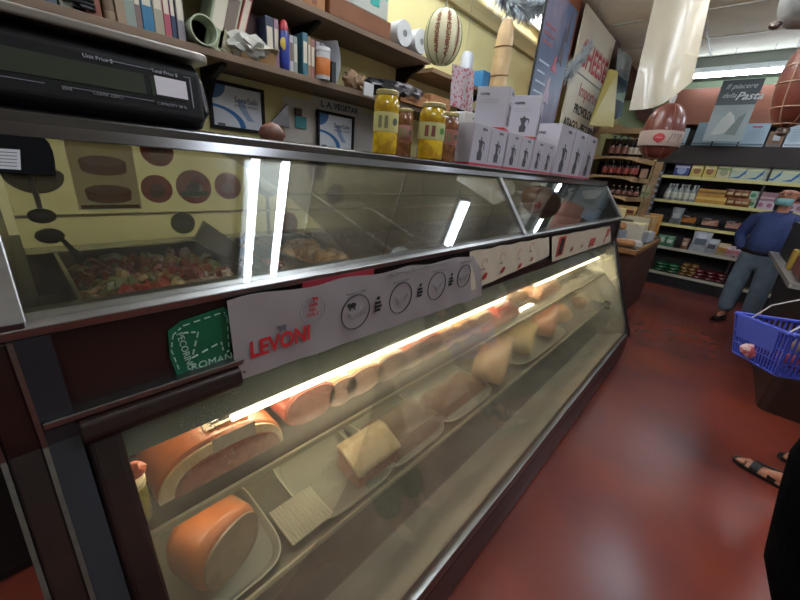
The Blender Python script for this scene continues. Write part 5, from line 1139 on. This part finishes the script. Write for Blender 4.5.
# Pasta sign
PY = 6.9
q = [at(*p, Y=PY) for p in ((718, 81), (757, 81), (742, 142), (702, 141))]
x0, x1 = (q[0].x+q[3].x)/2+.03, (q[1].x+q[2].x)/2+.03; z0, z1 = q[3].z, q[0].z; w_ = (x1-x0)/2; h = z1-z0
t = thing('pasta_sign', 'hanging sign reading Il piacere della Pasta above a pale picture', 'sign', ((x0+x1)/2, PY, z0))
MB().box(-w_, w_, 0, .01, 0, h).build('panel', pl('#7d8c8c', .25), t)
MB().box(-w_, w_, -.002, 0, h*.60, h).build('teal_header', pl('#26393e', .35), t)
MB().prism([(-w_*.7, h*.1), (-w_*.2, h*.12), (w_*.5, h*.2), (w_*.2, h*.42), (-.02, h*.5), (-w_*.4, h*.36)], 'y', -.002, 0).build('picture', pl('#a9b2ac', .3), t)
MB().prism([(w_*.0, h*.12), (w_*.6, h*.1), (w_*.75, h*.48), (w_*.45, h*.4)], 'y', -.003, 0).build('picture', pl('#4f625c', .3), t)
text('Il piacere', .085, (-w_*.75, -.004, h*.86), XP, ZP, pl('#b8c4c4'), t, shear=.35)
text('della', .08, (-w_*.8, -.004, h*.72), XP, ZP, pl('#b8c4c4'), t, shear=.35)
text('Pasta', .13, (-w_*.1, -.004, h*.68), XP, ZP, pl('#c8d2d2'), t, shear=.35, bold=.002)
for sx in (-1, 1): MB().tube([(sx*w_*.9, 0, h), (sx*w_*.9, 0, 3.34-z0)], .002, 4).build('hanging_wire', M_steel, t)

# ================= CORNER BOTTLE SHELVES =================
BY = 6.45
xa, xb = -1.84, -1.22
cs = thing('bottle_shelf', 'tan wooden corner unit with scalloped shelves full of bottles', 'shelving', (-1.5, BY+.3, 0)); c0 = V(cs.location)
def top_poly(z0, dip=True): return [(xa-c0.x, BY-c0.y), (xb-c0.x, BY-c0.y), (-1.112-c0.x, FY-.15-c0.y), (-1.112-c0.x, 7.6-c0.y), (-2.04-c0.x, 7.6-c0.y), (-2.04-c0.x, BY-c0.y)]
shelfz = [1.935, 1.66, 1.375, 1.08, .78]
for z in shelfz:
    s = MB().prism(top_poly(z), 'z', z-.025, z).build('shelf_board', M_wood, cs)
    n_ = 14; a = [(xa-c0.x, z)]+[(xb-c0.x, z)]+[(xb-c0.x-(xb-xa)*i/n_, z-.028-.035*abs(2*i/n_-1)**2.2) for i in range(n_+1)]
    MB().prism(a, 'y', BY-c0.y-.022, BY-c0.y).build('scalloped_edge', M_wood, s)
    A, B = V((xb-c0.x, BY-c0.y, 0)), V((-1.112-c0.x, FY-.15-c0.y, 0))
    MB().slab([A+V((0, -.02, z-.07)), B+V((0, -.02, z-.07)), B+V((0, -.02, z)), A+V((0, -.02, z))], .02).build('side_edge', M_wood, s)
MB().box(xa-c0.x-.07, xa-c0.x, BY-c0.y-.03, BY-c0.y+.03, 0, 2.35).build('post', M_wood, cs)
MB().box(xa-c0.x-.19, xa-c0.x-.08, BY-c0.y-.03, BY-c0.y+.02, 0, 2.5).build('side_panel', mat('pale_wood', '#b5a06a', .5, var=.1, scale=6), cs)
MB().box(-2.04-c0.x, -1.112-c0.x, 7.60-c0.y, 7.64-c0.y, 0, 2.3).build('back_panel', mat('dark_wood_back', '#4a3626', .6, var=.2, scale=5), cs)
MB().box(-1.14-c0.x, -1.112-c0.x, FY-.1-c0.y, 7.6-c0.y, 0, 2.0).build('side_panel', mat('pale_wood'), cs)
# sloping canopy
MB().slab([(xa-c0.x, BY-c0.y, 2.27), (xb-c0.x, BY-c0.y, 2.32), (-1.0-c0.x, 7.3-c0.y, 2.20), (xa-c0.x, 7.3-c0.y, 2.5)], .03).build('canopy', M_wood, cs)
MB().box(xa-c0.x, xb-c0.x, BY-c0.y-.02, BY-c0.y, 2.25, 2.32).build('canopy_edge', M_wood, cs)
def brow(fn, pxs, z, what, dy=.06, Y=None):
    pr = fn(); n = len(pxs)
    for i, px in enumerate(pxs):
        yy_ = BY+dy; x = x_at(px, yy_, z+.05); l = '%s, %s of %d' % (what, ordl(i, n), n)
        if i == 0: pr.location = (x, yy_, z); pr['label'] = l; pr['group'] = what
        else: dup(pr, (x, yy_, z), 0, l, what)
brow(botprod('wine_bottle', 'bottle', .04, .29, '#170f10', '#8a5a4c', '#141414'), [611, 617, 624], shelfz[0], 'dark bottle with pinkish label on the top corner shelf')
brow(botprod('wine_bottle', 'bottle', .036, .26, '#1c1210', '#b5a898', '#8a2a20'), [630, 635, 640], shelfz[0], 'dark bottle with white label on the top corner shelf')
brow(botprod('vinegar_bottle', 'bottle', .038, .225, '#1f1210', '#8f3a30', '#2a1a14'), [604, 611, 618, 625, 632], shelfz[1]+.004, 'red labelled bottle in front row of second corner shelf')
brow(botprod('vinegar_bottle', 'bottle', .036, .255, '#1f1210', '#9c4a40', '#a03a30'), [607, 614, 621, 628, 635], shelfz[1]+.004, 'red labelled bottle in back row of second corner shelf', dy=.18)
tag(MB().box(-1.17, -1.09, BY+.16, BY+.28, shelfz[1]+.002, shelfz[1]+.13).build('tan_box', pl('#94705a'), None, bevel=.003), 'small tan box at the right end of the second corner shelf', 'box')
brow(botprod('small_jar', 'jar', .038, .15, '#241614', '#7a5044', '#b0a080'), [612, 618, 624, 630, 636], shelfz[2]+.002, 'small dark jar with pale lid on the third corner shelf')
brow(boxprod('narrow_carton', 'box', .045, .06, .19, '#8f8868', '#4f6a44', 'stripe'), [642, 647], shelfz[2]+.002, 'narrow olive carton at the right of the third corner shelf', dy=.12)
brow(bagprod('bread_bag', 'bag', .2, .09, .16, '#a8844c', '#5a2018'), [617, 629], shelfz[3]+.002, 'golden bread bag with dark red trim on the fourth corner shelf')
# ================= BREAD COUNTER =================
bc = thing('bread_counter', 'dark brown side counter with wood edged top heaped with papers and bread', 'counter', (-1.0, 5.2, 0))
MB().box(-.42, .41, -.81, .84, 0, .84).build('body', mat('dark_brown_laminate', '#42251a', .5, var=.12, scale=5), bc, bevel=.004)
MB().box(-.46, .42, -.84, .88, .84, .895).build('wood_top', mat('counter_edge_wood', '#8a6238', .5, var=.15, scale=8, stretch=(1, .2, 1)), bc, bevel=.008)
MB().box(-.44, .40, -.82, .86, .896, .908).build('metal_tray', M_steel_dark, bc)
zc = .909; random.seed(11)
def flat(label, px, py, sx_, sy_, h, col, rz, z, name='paper', cat='paper', m=None, x=None, bev=.003):
    p = at(px, py, Z=z) if x is None else V((x-.03, px, 0)); p.x = max(-1.38, min(-.66, p.x)); p.y = max(4.45, min(5.9, p.y))
    o = MB().box(-sx_/2, sx_/2, -sy_/2, sy_/2, 0, h).build(name, m or pl(col), None, bevel=bev); o.location = (p.x, p.y, z); o.rotation_euler = (0, 0, rz); return tag(o, label, cat)
def stuffb(label, name, cat, x, y, sx_, sy_, h, col, rz=0, z=zc, m=None, bev=.003):
    o = MB().box(-sx_/2, sx_/2, -sy_/2, sy_/2, 0, h).build(name, m or pl(col), None, bevel=bev); o.location = (x, y, z); o.rotation_euler = (0, 0, rz); return tag(o, label, cat)
M_crust = mat('bread_crust', '#9a6c40', .7, var=.2, scale=15)
stuffb('long loaf in a pale sleeve at the front edge of the bread counter', 'bread_loaf', 'bread', -.80, 4.44, .34, .10, .07, '', .06, m=M_crust, bev=.03)
stuffb('white paper stack at the front right corner of the bread counter', 'paper', 'paper', -.70, 4.62, .20, .18, .05, '#b5b0a8', .3)
stuffb('grey blue magazine stack behind the long loaf', 'magazine_stack', 'magazines', -.93, 4.66, .24, .24, .14, '#7c8288', -.2)
stuffb('tan loaf resting on the grey blue magazines', 'bread_loaf', 'bread', -.92, 4.66, .24, .12, .08, '', .4, z=zc+.142, m=M_crust, bev=.03)
stuffb('big white catalogue pile in the middle of the bread counter', 'catalogue_pile', 'magazines', -.84, 5.0, .34, .30, .20, '#b3aa98', .12)
stuffb('cream flyer on top of the big white catalogue pile', 'flyer', 'paper', -.83, 5.0, .30, .24, .014, '#c4b88e', -.3, z=zc+.202)
stuffb('dark framed pad on the cream flyer', 'dark_pad', 'pad', -.90, 5.03, .15, .14, .02, '#3a3230', .5, z=zc+.217)
stuffb('yellow cream paper bag standing behind the catalogue pile', 'paper_bag', 'bag', -1.06, 5.36, .16, .12, .34, '#b8a878', .3)
stuffb('low white booklet pile at the right edge of the bread counter', 'booklet_pile', 'magazines', -.67, 5.20, .14, .2, .12, '#a9adb0', -.2)
stuffb('cream booklet pile behind the catalogues', 'booklet_pile', 'magazines', -.82, 5.36, .26, .22, .26, '#a89e80', .1)
stuffb('tan folded bag between booklets and orange bag', 'paper_bag', 'bag', -.72, 5.56, .13, .13, .28, '#a98a5c', -.2)
stuffb('orange tan paper bag at the far right of the bread counter', 'paper_bag', 'bag', -.70, 5.80, .15, .15, .30, '#ab7a3a', .2)
stuffb('white napkin bundle beyond the booklets at the counter edge', 'napkin_bundle', 'napkins', -.88, 5.72, .12, .12, .20, '#b5b8ba', .6)
# ================= RIGHT COUNTER =================
rc = thing('checkout_counter', 'dark brown right hand counter with a pale worktop', 'counter', (1.1, 4.57, 0))
MB().prism(rrect(.49, .98, .06), 'z', 0, .95).build('body', mat('dark_counter', '#2c1b16', .4, var=.1, scale=4), rc)
wt = at(769, 249, Z=.985)
MB().prism([(x+(-.03), y) for x, y in rrect(.62, 1.03, .02)], 'z', .95, .985).build('worktop', pl('#787470', .4), rc)
def rcitem(name, label, cat, x, y, sx_, sy_, h, col, m=None, z=.986, bev=.006):
    o = MB().box(-sx_/2, sx_/2, -sy_/2, sy_/2, 0, h).build(name, m or pl(col), None, bevel=bev); o.location = (x, y, z); return tag(o, label, cat)
rcitem('card_terminal', 'long black display stand on the right counter by the man', 'stand', .665, 4.78, .30, 1.25, .34, '#131216')
rcitem('yellow_pack', 'yellow and red packet on the right counter at the frame edge', 'packet', .515, 4.30, .06, .14, .16, '#a88a34')
rcitem('red_goods', 'heap of red wrapped sweets on the right counter edge', 'sweets', .62, 3.85, .26, .52, .16, '#6a2018', mat('red_wrapped', '#7a2418', .3, col2='#3a1010', scale=40), bev=.03)
# ================= BASKET =================
bt = at(735, 318, Y=2.45)
t = thing('shopping_basket', 'blue plastic shopping basket with white wire handle full of red items', 'basket')
LX, LYb, BH = .37, .29, .215
M_blue = mat('basket_blue', '#3b49aa', .35)
def ring_pts(hx, hy, z, r_=.03): return [V((x, y, z)) for x, y in rrect(hx, hy, r_)]
def wall_pt(side, s, v_):  # side 0..3, s -1..1, v 0..1 bottom to top
    hx = (.80+.20*v_)*LX/2; hy = (.80+.20*v_)*LYb/2; z = BH*v_
    return (V((s*hx, -hy, z)), V((hx, s*hy, z)), V((-s*hx, hy, z)), V((-hx, -s*hy, z)))[side]
b = MB()
for v_, r_ in ((0.02, .006), (.30, .004), (.58, .004), (.97, .010)):
    b.tube([wall_pt(k, s, v_) for k in range(4) for s in (-.97, -.5, 0, .5, .97)], r_, 6, closed=True)
b.build('rim_and_rails', M_blue, t, smooth=True)
b = MB()
for k in range(4):
    n_ = 16 if k % 2 == 0 else 11
    for i in range(n_+1):
        s = -1+2*i/n_; b.tube([wall_pt(k, s*.97, 0), wall_pt(k, s*.97, 1)], .005, 4)
b.build('side_slats', M_blue, t)
b = MB()
for k in (0, 2):
    b.slab([V((0, -.009 if k == 0 else .009, 0))+p for p in (wall_pt(k, -.80, .45), wall_pt(k, .70, .45), wall_pt(k, .70, .97), wall_pt(k, -.80, .97))], .006)
b.build('side_panel', M_blue, t)
b = MB().box(-.8*LX/2, .8*LX/2, -.8*LYb/2, .8*LYb/2, 0, .005); b.build('base', M_blue, t)
MB().tube([(-LX/2*.35, -LYb/2, BH), (-LX/2*.20, -LYb/2+.04, BH+.08), (0.0, -.02, BH+.135), (.10, 0, BH+.14), (.16, -.05, BH+.10), (LX/2*.9, -LYb/2, BH)], .0035, 8).build('wire_handle', pl('#b9b5b0', .3), t, smooth=True)
MB().tube([(-LX/2*.35, LYb/2, BH), (-LX/2*.20, LYb/2-.04, BH+.08), (0.0, .03, BH+.13), (.10, .01, BH+.135), (.16, .05, BH+.10), (LX/2*.9, LYb/2, BH)], .0035, 8).build('wire_handle', pl('#b9b5b0', .3), t, smooth=True)
bask = t
BA = .12; BZ = .775
t.location = (.412, 2.42, .735); t.rotation_euler = (.0, -.10, -1.07)
Mb = Matrix.Translation(t.location) @ Euler(t.rotation_euler).to_matrix().to_4x4()
def inb(name, label, p, r3, m, cat='packaged food'):
    o = MB().ell((0, 0, 0), r3, sub=2, jit=.06).build(name, m, None, smooth=True); o.location = Mb @ V(p); return tag(o, label, cat)
inb('red_pack', 'red and white netted pack low in the blue basket', (.0, -.075, .055), (.10, .035, .05), mat('red_white', '#b04a50', .4, col2='#c4a8ac', scale=30, thresh=(.5, .56)))
inb('red_pack', 'second pink pack behind the netted one in the basket', (.07, .03, .06), (.08, .05, .05), pl('#9c3a4c'))
inb('tan_pack', 'tan paper bag at the right end of the basket', (.11, .0, .145), (.06, .06, .06), pl('#a08a6a'), 'bag')
inb('dark_pack', 'dark packet at the left end of the basket', (-.09, .0, .05), (.07, .08, .045), pl('#1a1c30'))
# ================= PEOPLE =================
def skin(name, pts, edges, m, parent=None, sub=2, root=0, smooth=True):
    me = bpy.data.meshes.new(name); me.from_pydata([p[0] for p in pts], edges, [])
    o = bpy.data.objects.new(name, me); COL.objects.link(o); s = o.modifiers.new('s', 'SKIN'); s.use_smooth_shade = True
    if not me.skin_vertices: 
        me.skin_vertices.new() if hasattr(me.skin_vertices, 'new') else None
    d = me.skin_vertices[0].data
    for i, p in enumerate(pts):
        r_ = p[1]; d[i].radius = (r_, r_) if not isinstance(r_, tuple) else r_; d[i].use_root = (i == root)
    q = o.modifiers.new('u', 'SUBSURF'); q.levels = sub; q.render_levels = sub
    dg = bpy.context.evaluated_depsgraph_get(); dg.update(); me2 = bpy.data.meshes.new_from_object(o.evaluated_get(dg)); bpy.data.objects.remove(o)
    me2.name = name; me2.materials.clear(); me2.materials.append(m)
    for p in me2.polygons: p.use_smooth = True
    n = bpy.data.objects.new(name, me2); COL.objects.link(n)
    if parent: n.parent = parent
    return n
def figure(t, skinm, J, hand_pose=None):
    """one continuous body: J gives joint positions (facing -Y)"""
    P = []; E_ = []; idx = {}
    def add(k, p, r_, prev=None):
        idx[k] = len(P); P.append((tuple(p), r_))
        if prev is not None: E_.append((idx[prev], idx[k]))
    add('pelvis', J['pelvis'], (.12, .095)); add('waist', J['waist'], (.12, .10), 'pelvis'); add('chest', J['chest'], (.145, .115), 'waist'); add('neck', J['neck'], .052, 'chest')
    h = V(J['head']); nk = V(J['neck']); add('skull_base', nk.lerp(h, .45), .055, 'neck'); add('head', h, (.094, .106), 'skull_base'); add('crown', h+V((0, .01, .06)), (.084, .095), 'head')
    for s in ('L', 'R'):
        add('sh'+s, J['sh'+s], .058, 'chest'); add('el'+s, J['el'+s], .040, 'sh'+s); add('wr'+s, J['wr'+s], .026, 'el'+s); 
        w_ = V(J['wr'+s]); d = (w_-V(J['el'+s])).normalized(); side = V((1 if s == 'L' else -1, 0, 0)); fr = d.cross(side).normalized()
        palm = w_+d*.06; add('pa'+s, palm, (.034, .018), 'wr'+s)
        for k in range(4):
            o = fr*((k-1.5)*.019); L = (.072, .082, .076, .06)[k]
            add('f%d%s' % (k, s), palm+d*.035+o, .0085, 'pa'+s); add('g%d%s' % (k, s), palm+d*(.035+L*.5)+o-side*.008, .008, 'f%d%s' % (k, s)); add('h%d%s' % (k, s), palm+d*(.035+L)+o-side*.028, .0065, 'g%d%s' % (k, s))
        add('t0'+s, w_+d*.03+fr*-.032, .011, 'wr'+s); add('t1'+s, w_+d*.07+fr*-.048-side*.01, .009, 't0'+s)
        add('hp'+s, J['hp'+s], .085, 'pelvis'); add('kn'+s, J['kn'+s], .060, 'hp'+s); add('an'+s, J['an'+s], .040, 'kn'+s); add('to'+s, J['to'+s], (.042, .022), 'an'+s)
    return skin('body', P, E_, skinm, t)
M_skin = mat('skin_tone', '#b0785f', .5, var=.06, scale=12)
def face(t, h, yaw, m, hair=None, bald=True):
    """features for a head facing -Y, turned by yaw"""
    R_ = Matrix.Translation(h) @ Matrix.Rotation(yaw, 4, 'Z')
    b = MB(); b.ell((0, -.092, -.005), (.012, .02, .022), sub=2); b.ell((-.079, .0, -.005), (.012, .02, .03), sub=2); b.ell((.079, .0, -.005), (.012, .02, .03), sub=2); b.ell((0, -.08, -.05), (.03, .016, .012), sub=2)
    b._xf(b.bm.verts, R_); b.build('nose_and_ears', m, t, smooth=True)
    b = MB()
    for s in (-1, 1): b.ell((s*.03, -.090, .015), (.012, .006, .006), sub=2)
    b._xf(b.bm.verts, R_); b.build('eyes', pl('#2a2220', .3), t, smooth=True)
    return R_
# --- the man ---
mp = at(767, 235, Y=6.05)
man = thing('man', 'bald person in blue button shirt, grey jeans, glasses and blue face mask, hand in pocket', 'person', (.44, 6.0, 0), .0)
man.rotation_euler = (0, 0, -.22)
J = dict(pelvis=(0, 0, .85), waist=(0, -.01, 1.0), chest=(.0, .0, 1.24), neck=(0, -.0, 1.385), head=(0, -.03, 1.575),
 shL=(.19, .01, 1.295), shR=(-.19, .01, 1.295), elL=(.32, -.10, 1.09), wrL=(.45, -.28, 1.05), elR=(-.28, .04, 1.07), wrR=(-.13, -.02, .91),
 hpL=(.095, 0, .82), hpR=(-.10, 0, .82), knL=(.12, .0, .46), knR=(-.115, -.02, .46), anL=(.12, .04, .09), anR=(-.11, .0, .09), toL=(.15, -.10, .04), toR=(-.13, -.14, .04))
figure(man, M_skin, J)
M_shirt = mat('blue_shirt', '#22325e', .8, var=.12, scale=14, bump=.35, bscale=9)
P = [((0, -.01, .90), (.17, .15)), ((0, -.02, .95), (.192, .172)), ((0, -.045, 1.02), (.20, .185)), ((0, -.02, 1.20), (.20, .165)), ((0, 0, 1.33), (.12, .09)), ((0, 0, 1.385), (.062, .062)),
 ((.20, .01, 1.285), .088), ((.315, -.09, 1.09), .066), ((.44, -.26, 1.055), .045), ((-.20, .01, 1.285), .082), ((-.275, .03, 1.07), .068), ((-.165, -.06, .915), .058)]
skin('shirt', P, [(0, 1), (1, 2), (2, 3), (3, 4), (4, 5), (4, 6), (6, 7), (7, 8), (4, 9), (9, 10), (10, 11)], M_shirt, man)
M_jean = mat('grey_blue_jeans', '#5c6c78', .85, var=.15, scale=10, bump=.4, bscale=8)
P = [((0, -.0, .98), (.188, .168)), ((0, 0, .84), (.185, .155)), ((.10, 0, .78), .12), ((.12, -.01, .46), .10), ((.12, .03, .10), .092), ((-.10, 0, .78), .12), ((-.115, -.02, .46), .10), ((-.11, .0, .10), .092)]
skin('jeans', P, [(0, 1), (1, 2), (2, 3), (3, 4), (1, 5), (5, 6), (6, 7)], M_jean, man)
MB().lathe([(.196, .905), (.200, .91), (.200, .945), (.196, .95)], n=32, sy=.90, cap=False).build('belt', pl('#1a1614'), man, smooth=True)
for k in range(6): MB().ell((-.005, -.165+abs(k-1.5)*.012-(.0 if k else -.01)-.03*(k in (1, 2, 0))+.012, 1.0+k*.058), (.006, .004, .006), sub=1).build('button', pl('#a9b0bc'), man)
MB().tube([(-.06, -.085, 1.375), (-.02, -.105, 1.35), (0, -.11, 1.335), (.02, -.105, 1.35), (.06, -.085, 1.375), (.07, .03, 1.40), (0, .075, 1.41), (-.07, .03, 1.40)], .014, 6, closed=True).build('collar', M_shirt, man, smooth=True)
MB().box(.05, .13, -.165, -.155, 1.20, 1.205).build('pocket_edge', pl('#18264c'), man)
hd = V(J['head'])
R_ = face(man, hd, -.15, M_skin)
b = MB(); b.grid(lambda u_, v_: (.082*math.sin((u_-.5)*2.5), -.114*math.cos((u_-.5)*2.2)-.012*math.sin(v_*3.1), -.108+.072*v_), 14, 8, t=.002); b._xf(b.bm.verts, R_)
b.build('face_mask', mat('mask_blue', '#6f9c9e', .7, bump=.3, bscale=40, stretch=(.2, .2, 3)), man, smooth=True)
for s in (-1, 1):
    b = MB(); b.tube([(s*.030+.024*math.cos(a), -.112, .018+.016*math.sin(a)) for a in [i*.63 for i in range(10)]], .0035, 5, closed=True); b.tube([(s*.054, -.108, .022), (s*.085, -.05, .02), (s*.088, .0, .015)], .0022, 5); b._xf(b.bm.verts, R_); b.build('glasses', pl('#3a2420', .3), man, smooth=True)
    b = MB(); b.tube([(s*.072, -.06, -.02), (s*.088, .0, .0)], .0012, 4); b._xf(b.bm.verts, R_); b.build('ear_loop', pl('#b0b8ba'), man)
    b = MB(); b.ell((s*.066, .035, .0), (.022, .05, .035), sub=2, jit=.05); b._xf(b.bm.verts, R_); b.build('side_hair', pl('#6f6a68'), man, smooth=True)
def shoe(t, a, toe, col):
    a = V(a); toe = V(toe); d = V((toe.x-a.x, toe.y-a.y, 0)).normalized(); an = math.atan2(d.y, d.x)
    M = Matrix.Translation((a.x, a.y, 0)) @ Matrix.Rotation(an, 4, 'Z')
    b = MB(); b.grid(lambda u_, v_: ((-.06+.26*u_), (.046-.012*math.cos(u_*6.28))*math.cos(v_*math.pi)*min(1, (1-u_)*6+.3)**.5, .02+(.085-.055*u_)*math.sin(v_*math.pi)), 12, 10); b._xf(b.bm.verts, M); b.build('shoe', pl(col, .4), t, smooth=True)
    b = MB(); b.prism([(-.065, -.042), (.12, -.05), (.19, -.03), (.205, 0), (.19, .03), (.12, .05), (-.065, .042)], 'z', 0, .022); b._xf(b.bm.verts, M); b.build('sole', pl('#111111'), t)
shoe(man, J['anL'], J['toL'], '#141214'); shoe(man, J['anR'], J['toR'], '#141214')
# --- person with sandals, mostly outside the frame on the right ---
M_blk = mat('black_cloth', '#040405', 1, bump=.5, bscale=30, spec=.05)
def clothed(name, label, loc, rz, J, cloth, sleeves=True, legr=.10, top=.165):
    t = thing(name, label, 'person', loc, rz); figure(t, M_skin, J)
    c = lambda k: V(J[k])
    P = [(c('pelvis')+V((0, 0, .04)), (top*.95, .13)), (c('waist'), (top, .14)), (c('chest'), (top, .135)), (c('neck')-V((0, 0, .05)), (.11, .085)), (c('neck'), .062)]
    E_ = [(0, 1), (1, 2), (2, 3), (3, 4)]
    if sleeves:
        for s in ('L', 'R'):
            k = len(P); P += [(c('sh'+s), .075), (c('el'+s), .06), (c('el'+s).lerp(c('wr'+s), .9), .046)]; E_ += [(3, k), (k, k+1), (k+1, k+2)]
    skin('jacket', [(tuple(p), r_) for p, r_ in P], E_, cloth, t)
    P = [(c('pelvis')+V((0, 0, .03)), (.16, .13)), (c('pelvis')-V((0, 0, .04)), (.15, .12))]; E_ = [(0, 1)]
    for s in ('L', 'R'):
        k = len(P); P += [(c('hp'+s)-V((0, 0, .05)), .105), (c('kn'+s), legr*.9), (c('kn'+s).lerp(c('an'+s), .84), legr*.85)]; E_ += [(1, k), (k, k+1), (k+1, k+2)]
    skin('trousers', [(tuple(p), r_) for p, r_ in P], E_, cloth, t)
    h = c('head'); face(t, h, 0, M_skin)
    b = MB().ell(h+V((0, .025, .03)), (.088, .095, .085), sub=3, jit=.02); b.build('hair', pl('#1a1412'), t, smooth=True)
    return t
base = dict(pelvis=(0, 0, .88), waist=(0, 0, 1.02), chest=(0, 0, 1.25), neck=(0, 0, 1.41), head=(0, -.02, 1.55), shL=(.18, 0, 1.34), shR=(-.18, 0, 1.34), elL=(.25, -.02, 1.07), elR=(-.25, -.02, 1.07), wrL=(.26, -.14, .84), wrR=(-.26, -.14, .84), hpL=(.09, 0, .84), hpR=(-.09, 0, .84), knL=(.1, 0, .46), knR=(-.1, 0, .46), anL=(.11, .02, .075), anR=(-.11, .02, .075), toL=(.12, -.1, .035), toR=(-.12, -.1, .035))
# faces -X: rotate -90deg about Z maps -Y -> -X
J2 = dict(base); pr_ = Matrix.Rotation(-math.pi/2, 3, 'Z')
PX_, PY_ = .80, 2.82
inv = pr_.inverted()
def loc2(x, y, z): return tuple(inv @ V((x-PX_, y-PY_, z)))
J2['anL'] = loc2(.735, 2.60, .075); J2['toL'] = loc2(.60, 2.635, .03); J2['anR'] = loc2(.93, 3.0, .075); J2['toR'] = loc2(.80, 2.98, .03)
J2['knL'] = loc2(.80, 2.66, .46); J2['knR'] = loc2(.92, 2.97, .46); J2['elL'] = loc2(.84, 2.50, 1.1); J2['wrL'] = loc2(.64, 2.44, 1.06)
lady = clothed('shopper', 'person in black clothes and black strapped sandals at the right edge beyond the basket', (PX_, PY_, 0), -math.pi/2, J2, M_blk, legr=.075)
def sandal(t, heel, toe, name='sandal'):
    """foot with five toes and a strapped sandal, in world coordinates then moved into the person"""
    heel = V(heel); toe = V(toe); d = (toe-heel); L = d.length; an = math.atan2(d.y, d.x); M = Matrix.Rotation(math.pi/2, 4, 'Z') @ Matrix.Translation((-PX_, -PY_, 0)) @ Matrix.Translation((heel.x, heel.y, 0)) @ Matrix.Rotation(an, 4, 'Z')
    so = [(L*(1.03*a), w_) for a, w_ in ((-.04, .0), (-.02, .025), (.15, .036), (.4, .036), (.65, .048), (.85, .046), (.97, .028), (1.0, .0))]; so = so+[(x, -y) for x, y in so[::-1][1:-1]]
    b = MB().prism(so, 'z', 0, .024); b._xf(b.bm.verts, M); s_ = b.build('sandal_sole', pl('#0c0b0c'), t, bevel=.004)
    b = MB(); b.grid(lambda u_, v_: (L*(.02+.78*u_), (.030+.014*math.sin(u_*2.2))*math.cos(v_*math.pi), .024+(.06-.038*u_)*math.sin(v_*math.pi)), 12, 10); b._xf(b.bm.verts, M); b.build('foot', M_skin, t, smooth=True)
    b = MB()
    for k in range(5): b.ell((L*(.90-.022*abs(k-.5)*1.2), .034-.017*k, .032), (.024-.002*k, .0095-.0006*k+(.003 if k == 0 else 0), .010), sub=2)
    b._xf(b.bm.verts, M); b.build('toes', M_skin, t, smooth=True)
    for a, w_, hh in ((.66, .046, .042), (.40, .038, .056), (.12, .034, .075)):
        b = MB(); b.grid(lambda u_, v_: (L*(a-.06+.13*u_), (w_+.005)*math.cos(v_*math.pi), .022+hh*math.sin(v_*math.pi)), 3, 12, t=.003); b._xf(b.bm.verts, M); b.build('strap', pl('#0e0d0e', .5), t, smooth=True)
    b = MB(); b.tube([(L*.60, 0, .068), (L*.30, 0, .088)], .007, 6); b._xf(b.bm.verts, M); b.build('strap', pl('#0e0d0e', .5), t)
sandal(lady, (.735+.015, 2.60, 0), (.478, 2.70, 0)); sandal(lady, (.95, 2.99, 0), (.690, 2.96, 0))
# --- nearest person, only a black sleeve and coat edge in frame ---
J3 = dict(base); J3.update(wrL=(.22, .02, .86), wrR=(-.22, .02, .86), elL=(.24, .03, 1.08), elR=(-.24, .03, 1.08))
near = clothed('bystander', 'nearest person in black fleece, a dark shape at the bottom right edge', (.60, 1.30, 0), -math.pi/2, J3, M_blk, legr=.11, top=.19)

MB().lathe([(.12, .36), (.165, .40), (.22, .52), (.262, .74), (.28, .85), (.27, 1.0), (.20, 1.3)], n=32, sx=.85).build('long_coat', M_blk, near, smooth=True)
# ================= LEFT OF THE CASE =================
c = thing('storage_cabinet', 'black cabinet in the dark gap left of the deli case', 'cabinet', (-1.9, -.62, 0))
MB().box(-.14, .40, -.70, .50, 0.0, 1.2).build('body', pl('#0c0c0e'), c, bevel=.006)
MB().box(.401, .412, -.68, .48, .05, 1.15).build('door', pl('#101013'), c, bevel=.004)
# ================= recentre things built at the world origin =================
bpy.context.view_layer.update()
for o in list(bpy.data.objects):
    if o.parent or o.get('kind') == 'structure' or o.type not in ('MESH', 'EMPTY') or V(o.location).length > 1e-6: continue
    ms = [o] if o.type == 'MESH' else []
    st = [o]
    while st:
        p = st.pop()
        for ch in [q_ for q_ in bpy.data.objects if q_.parent == p]:
            st.append(ch)
            if ch.type == 'MESH': ms.append(ch)
    if not ms or any(m_.data.users > 1 for m_ in ms): continue
    vs = [m_.matrix_world @ v.co for m_ in ms for v in m_.data.vertices]
    if not vs: continue
    c_ = V(((min(v.x for v in vs)+max(v.x for v in vs))/2, (min(v.y for v in vs)+max(v.y for v in vs))/2, min(v.z for v in vs)))
    for m_ in ms: m_.data.transform(Matrix.Translation(-c_))
    o.location = c_
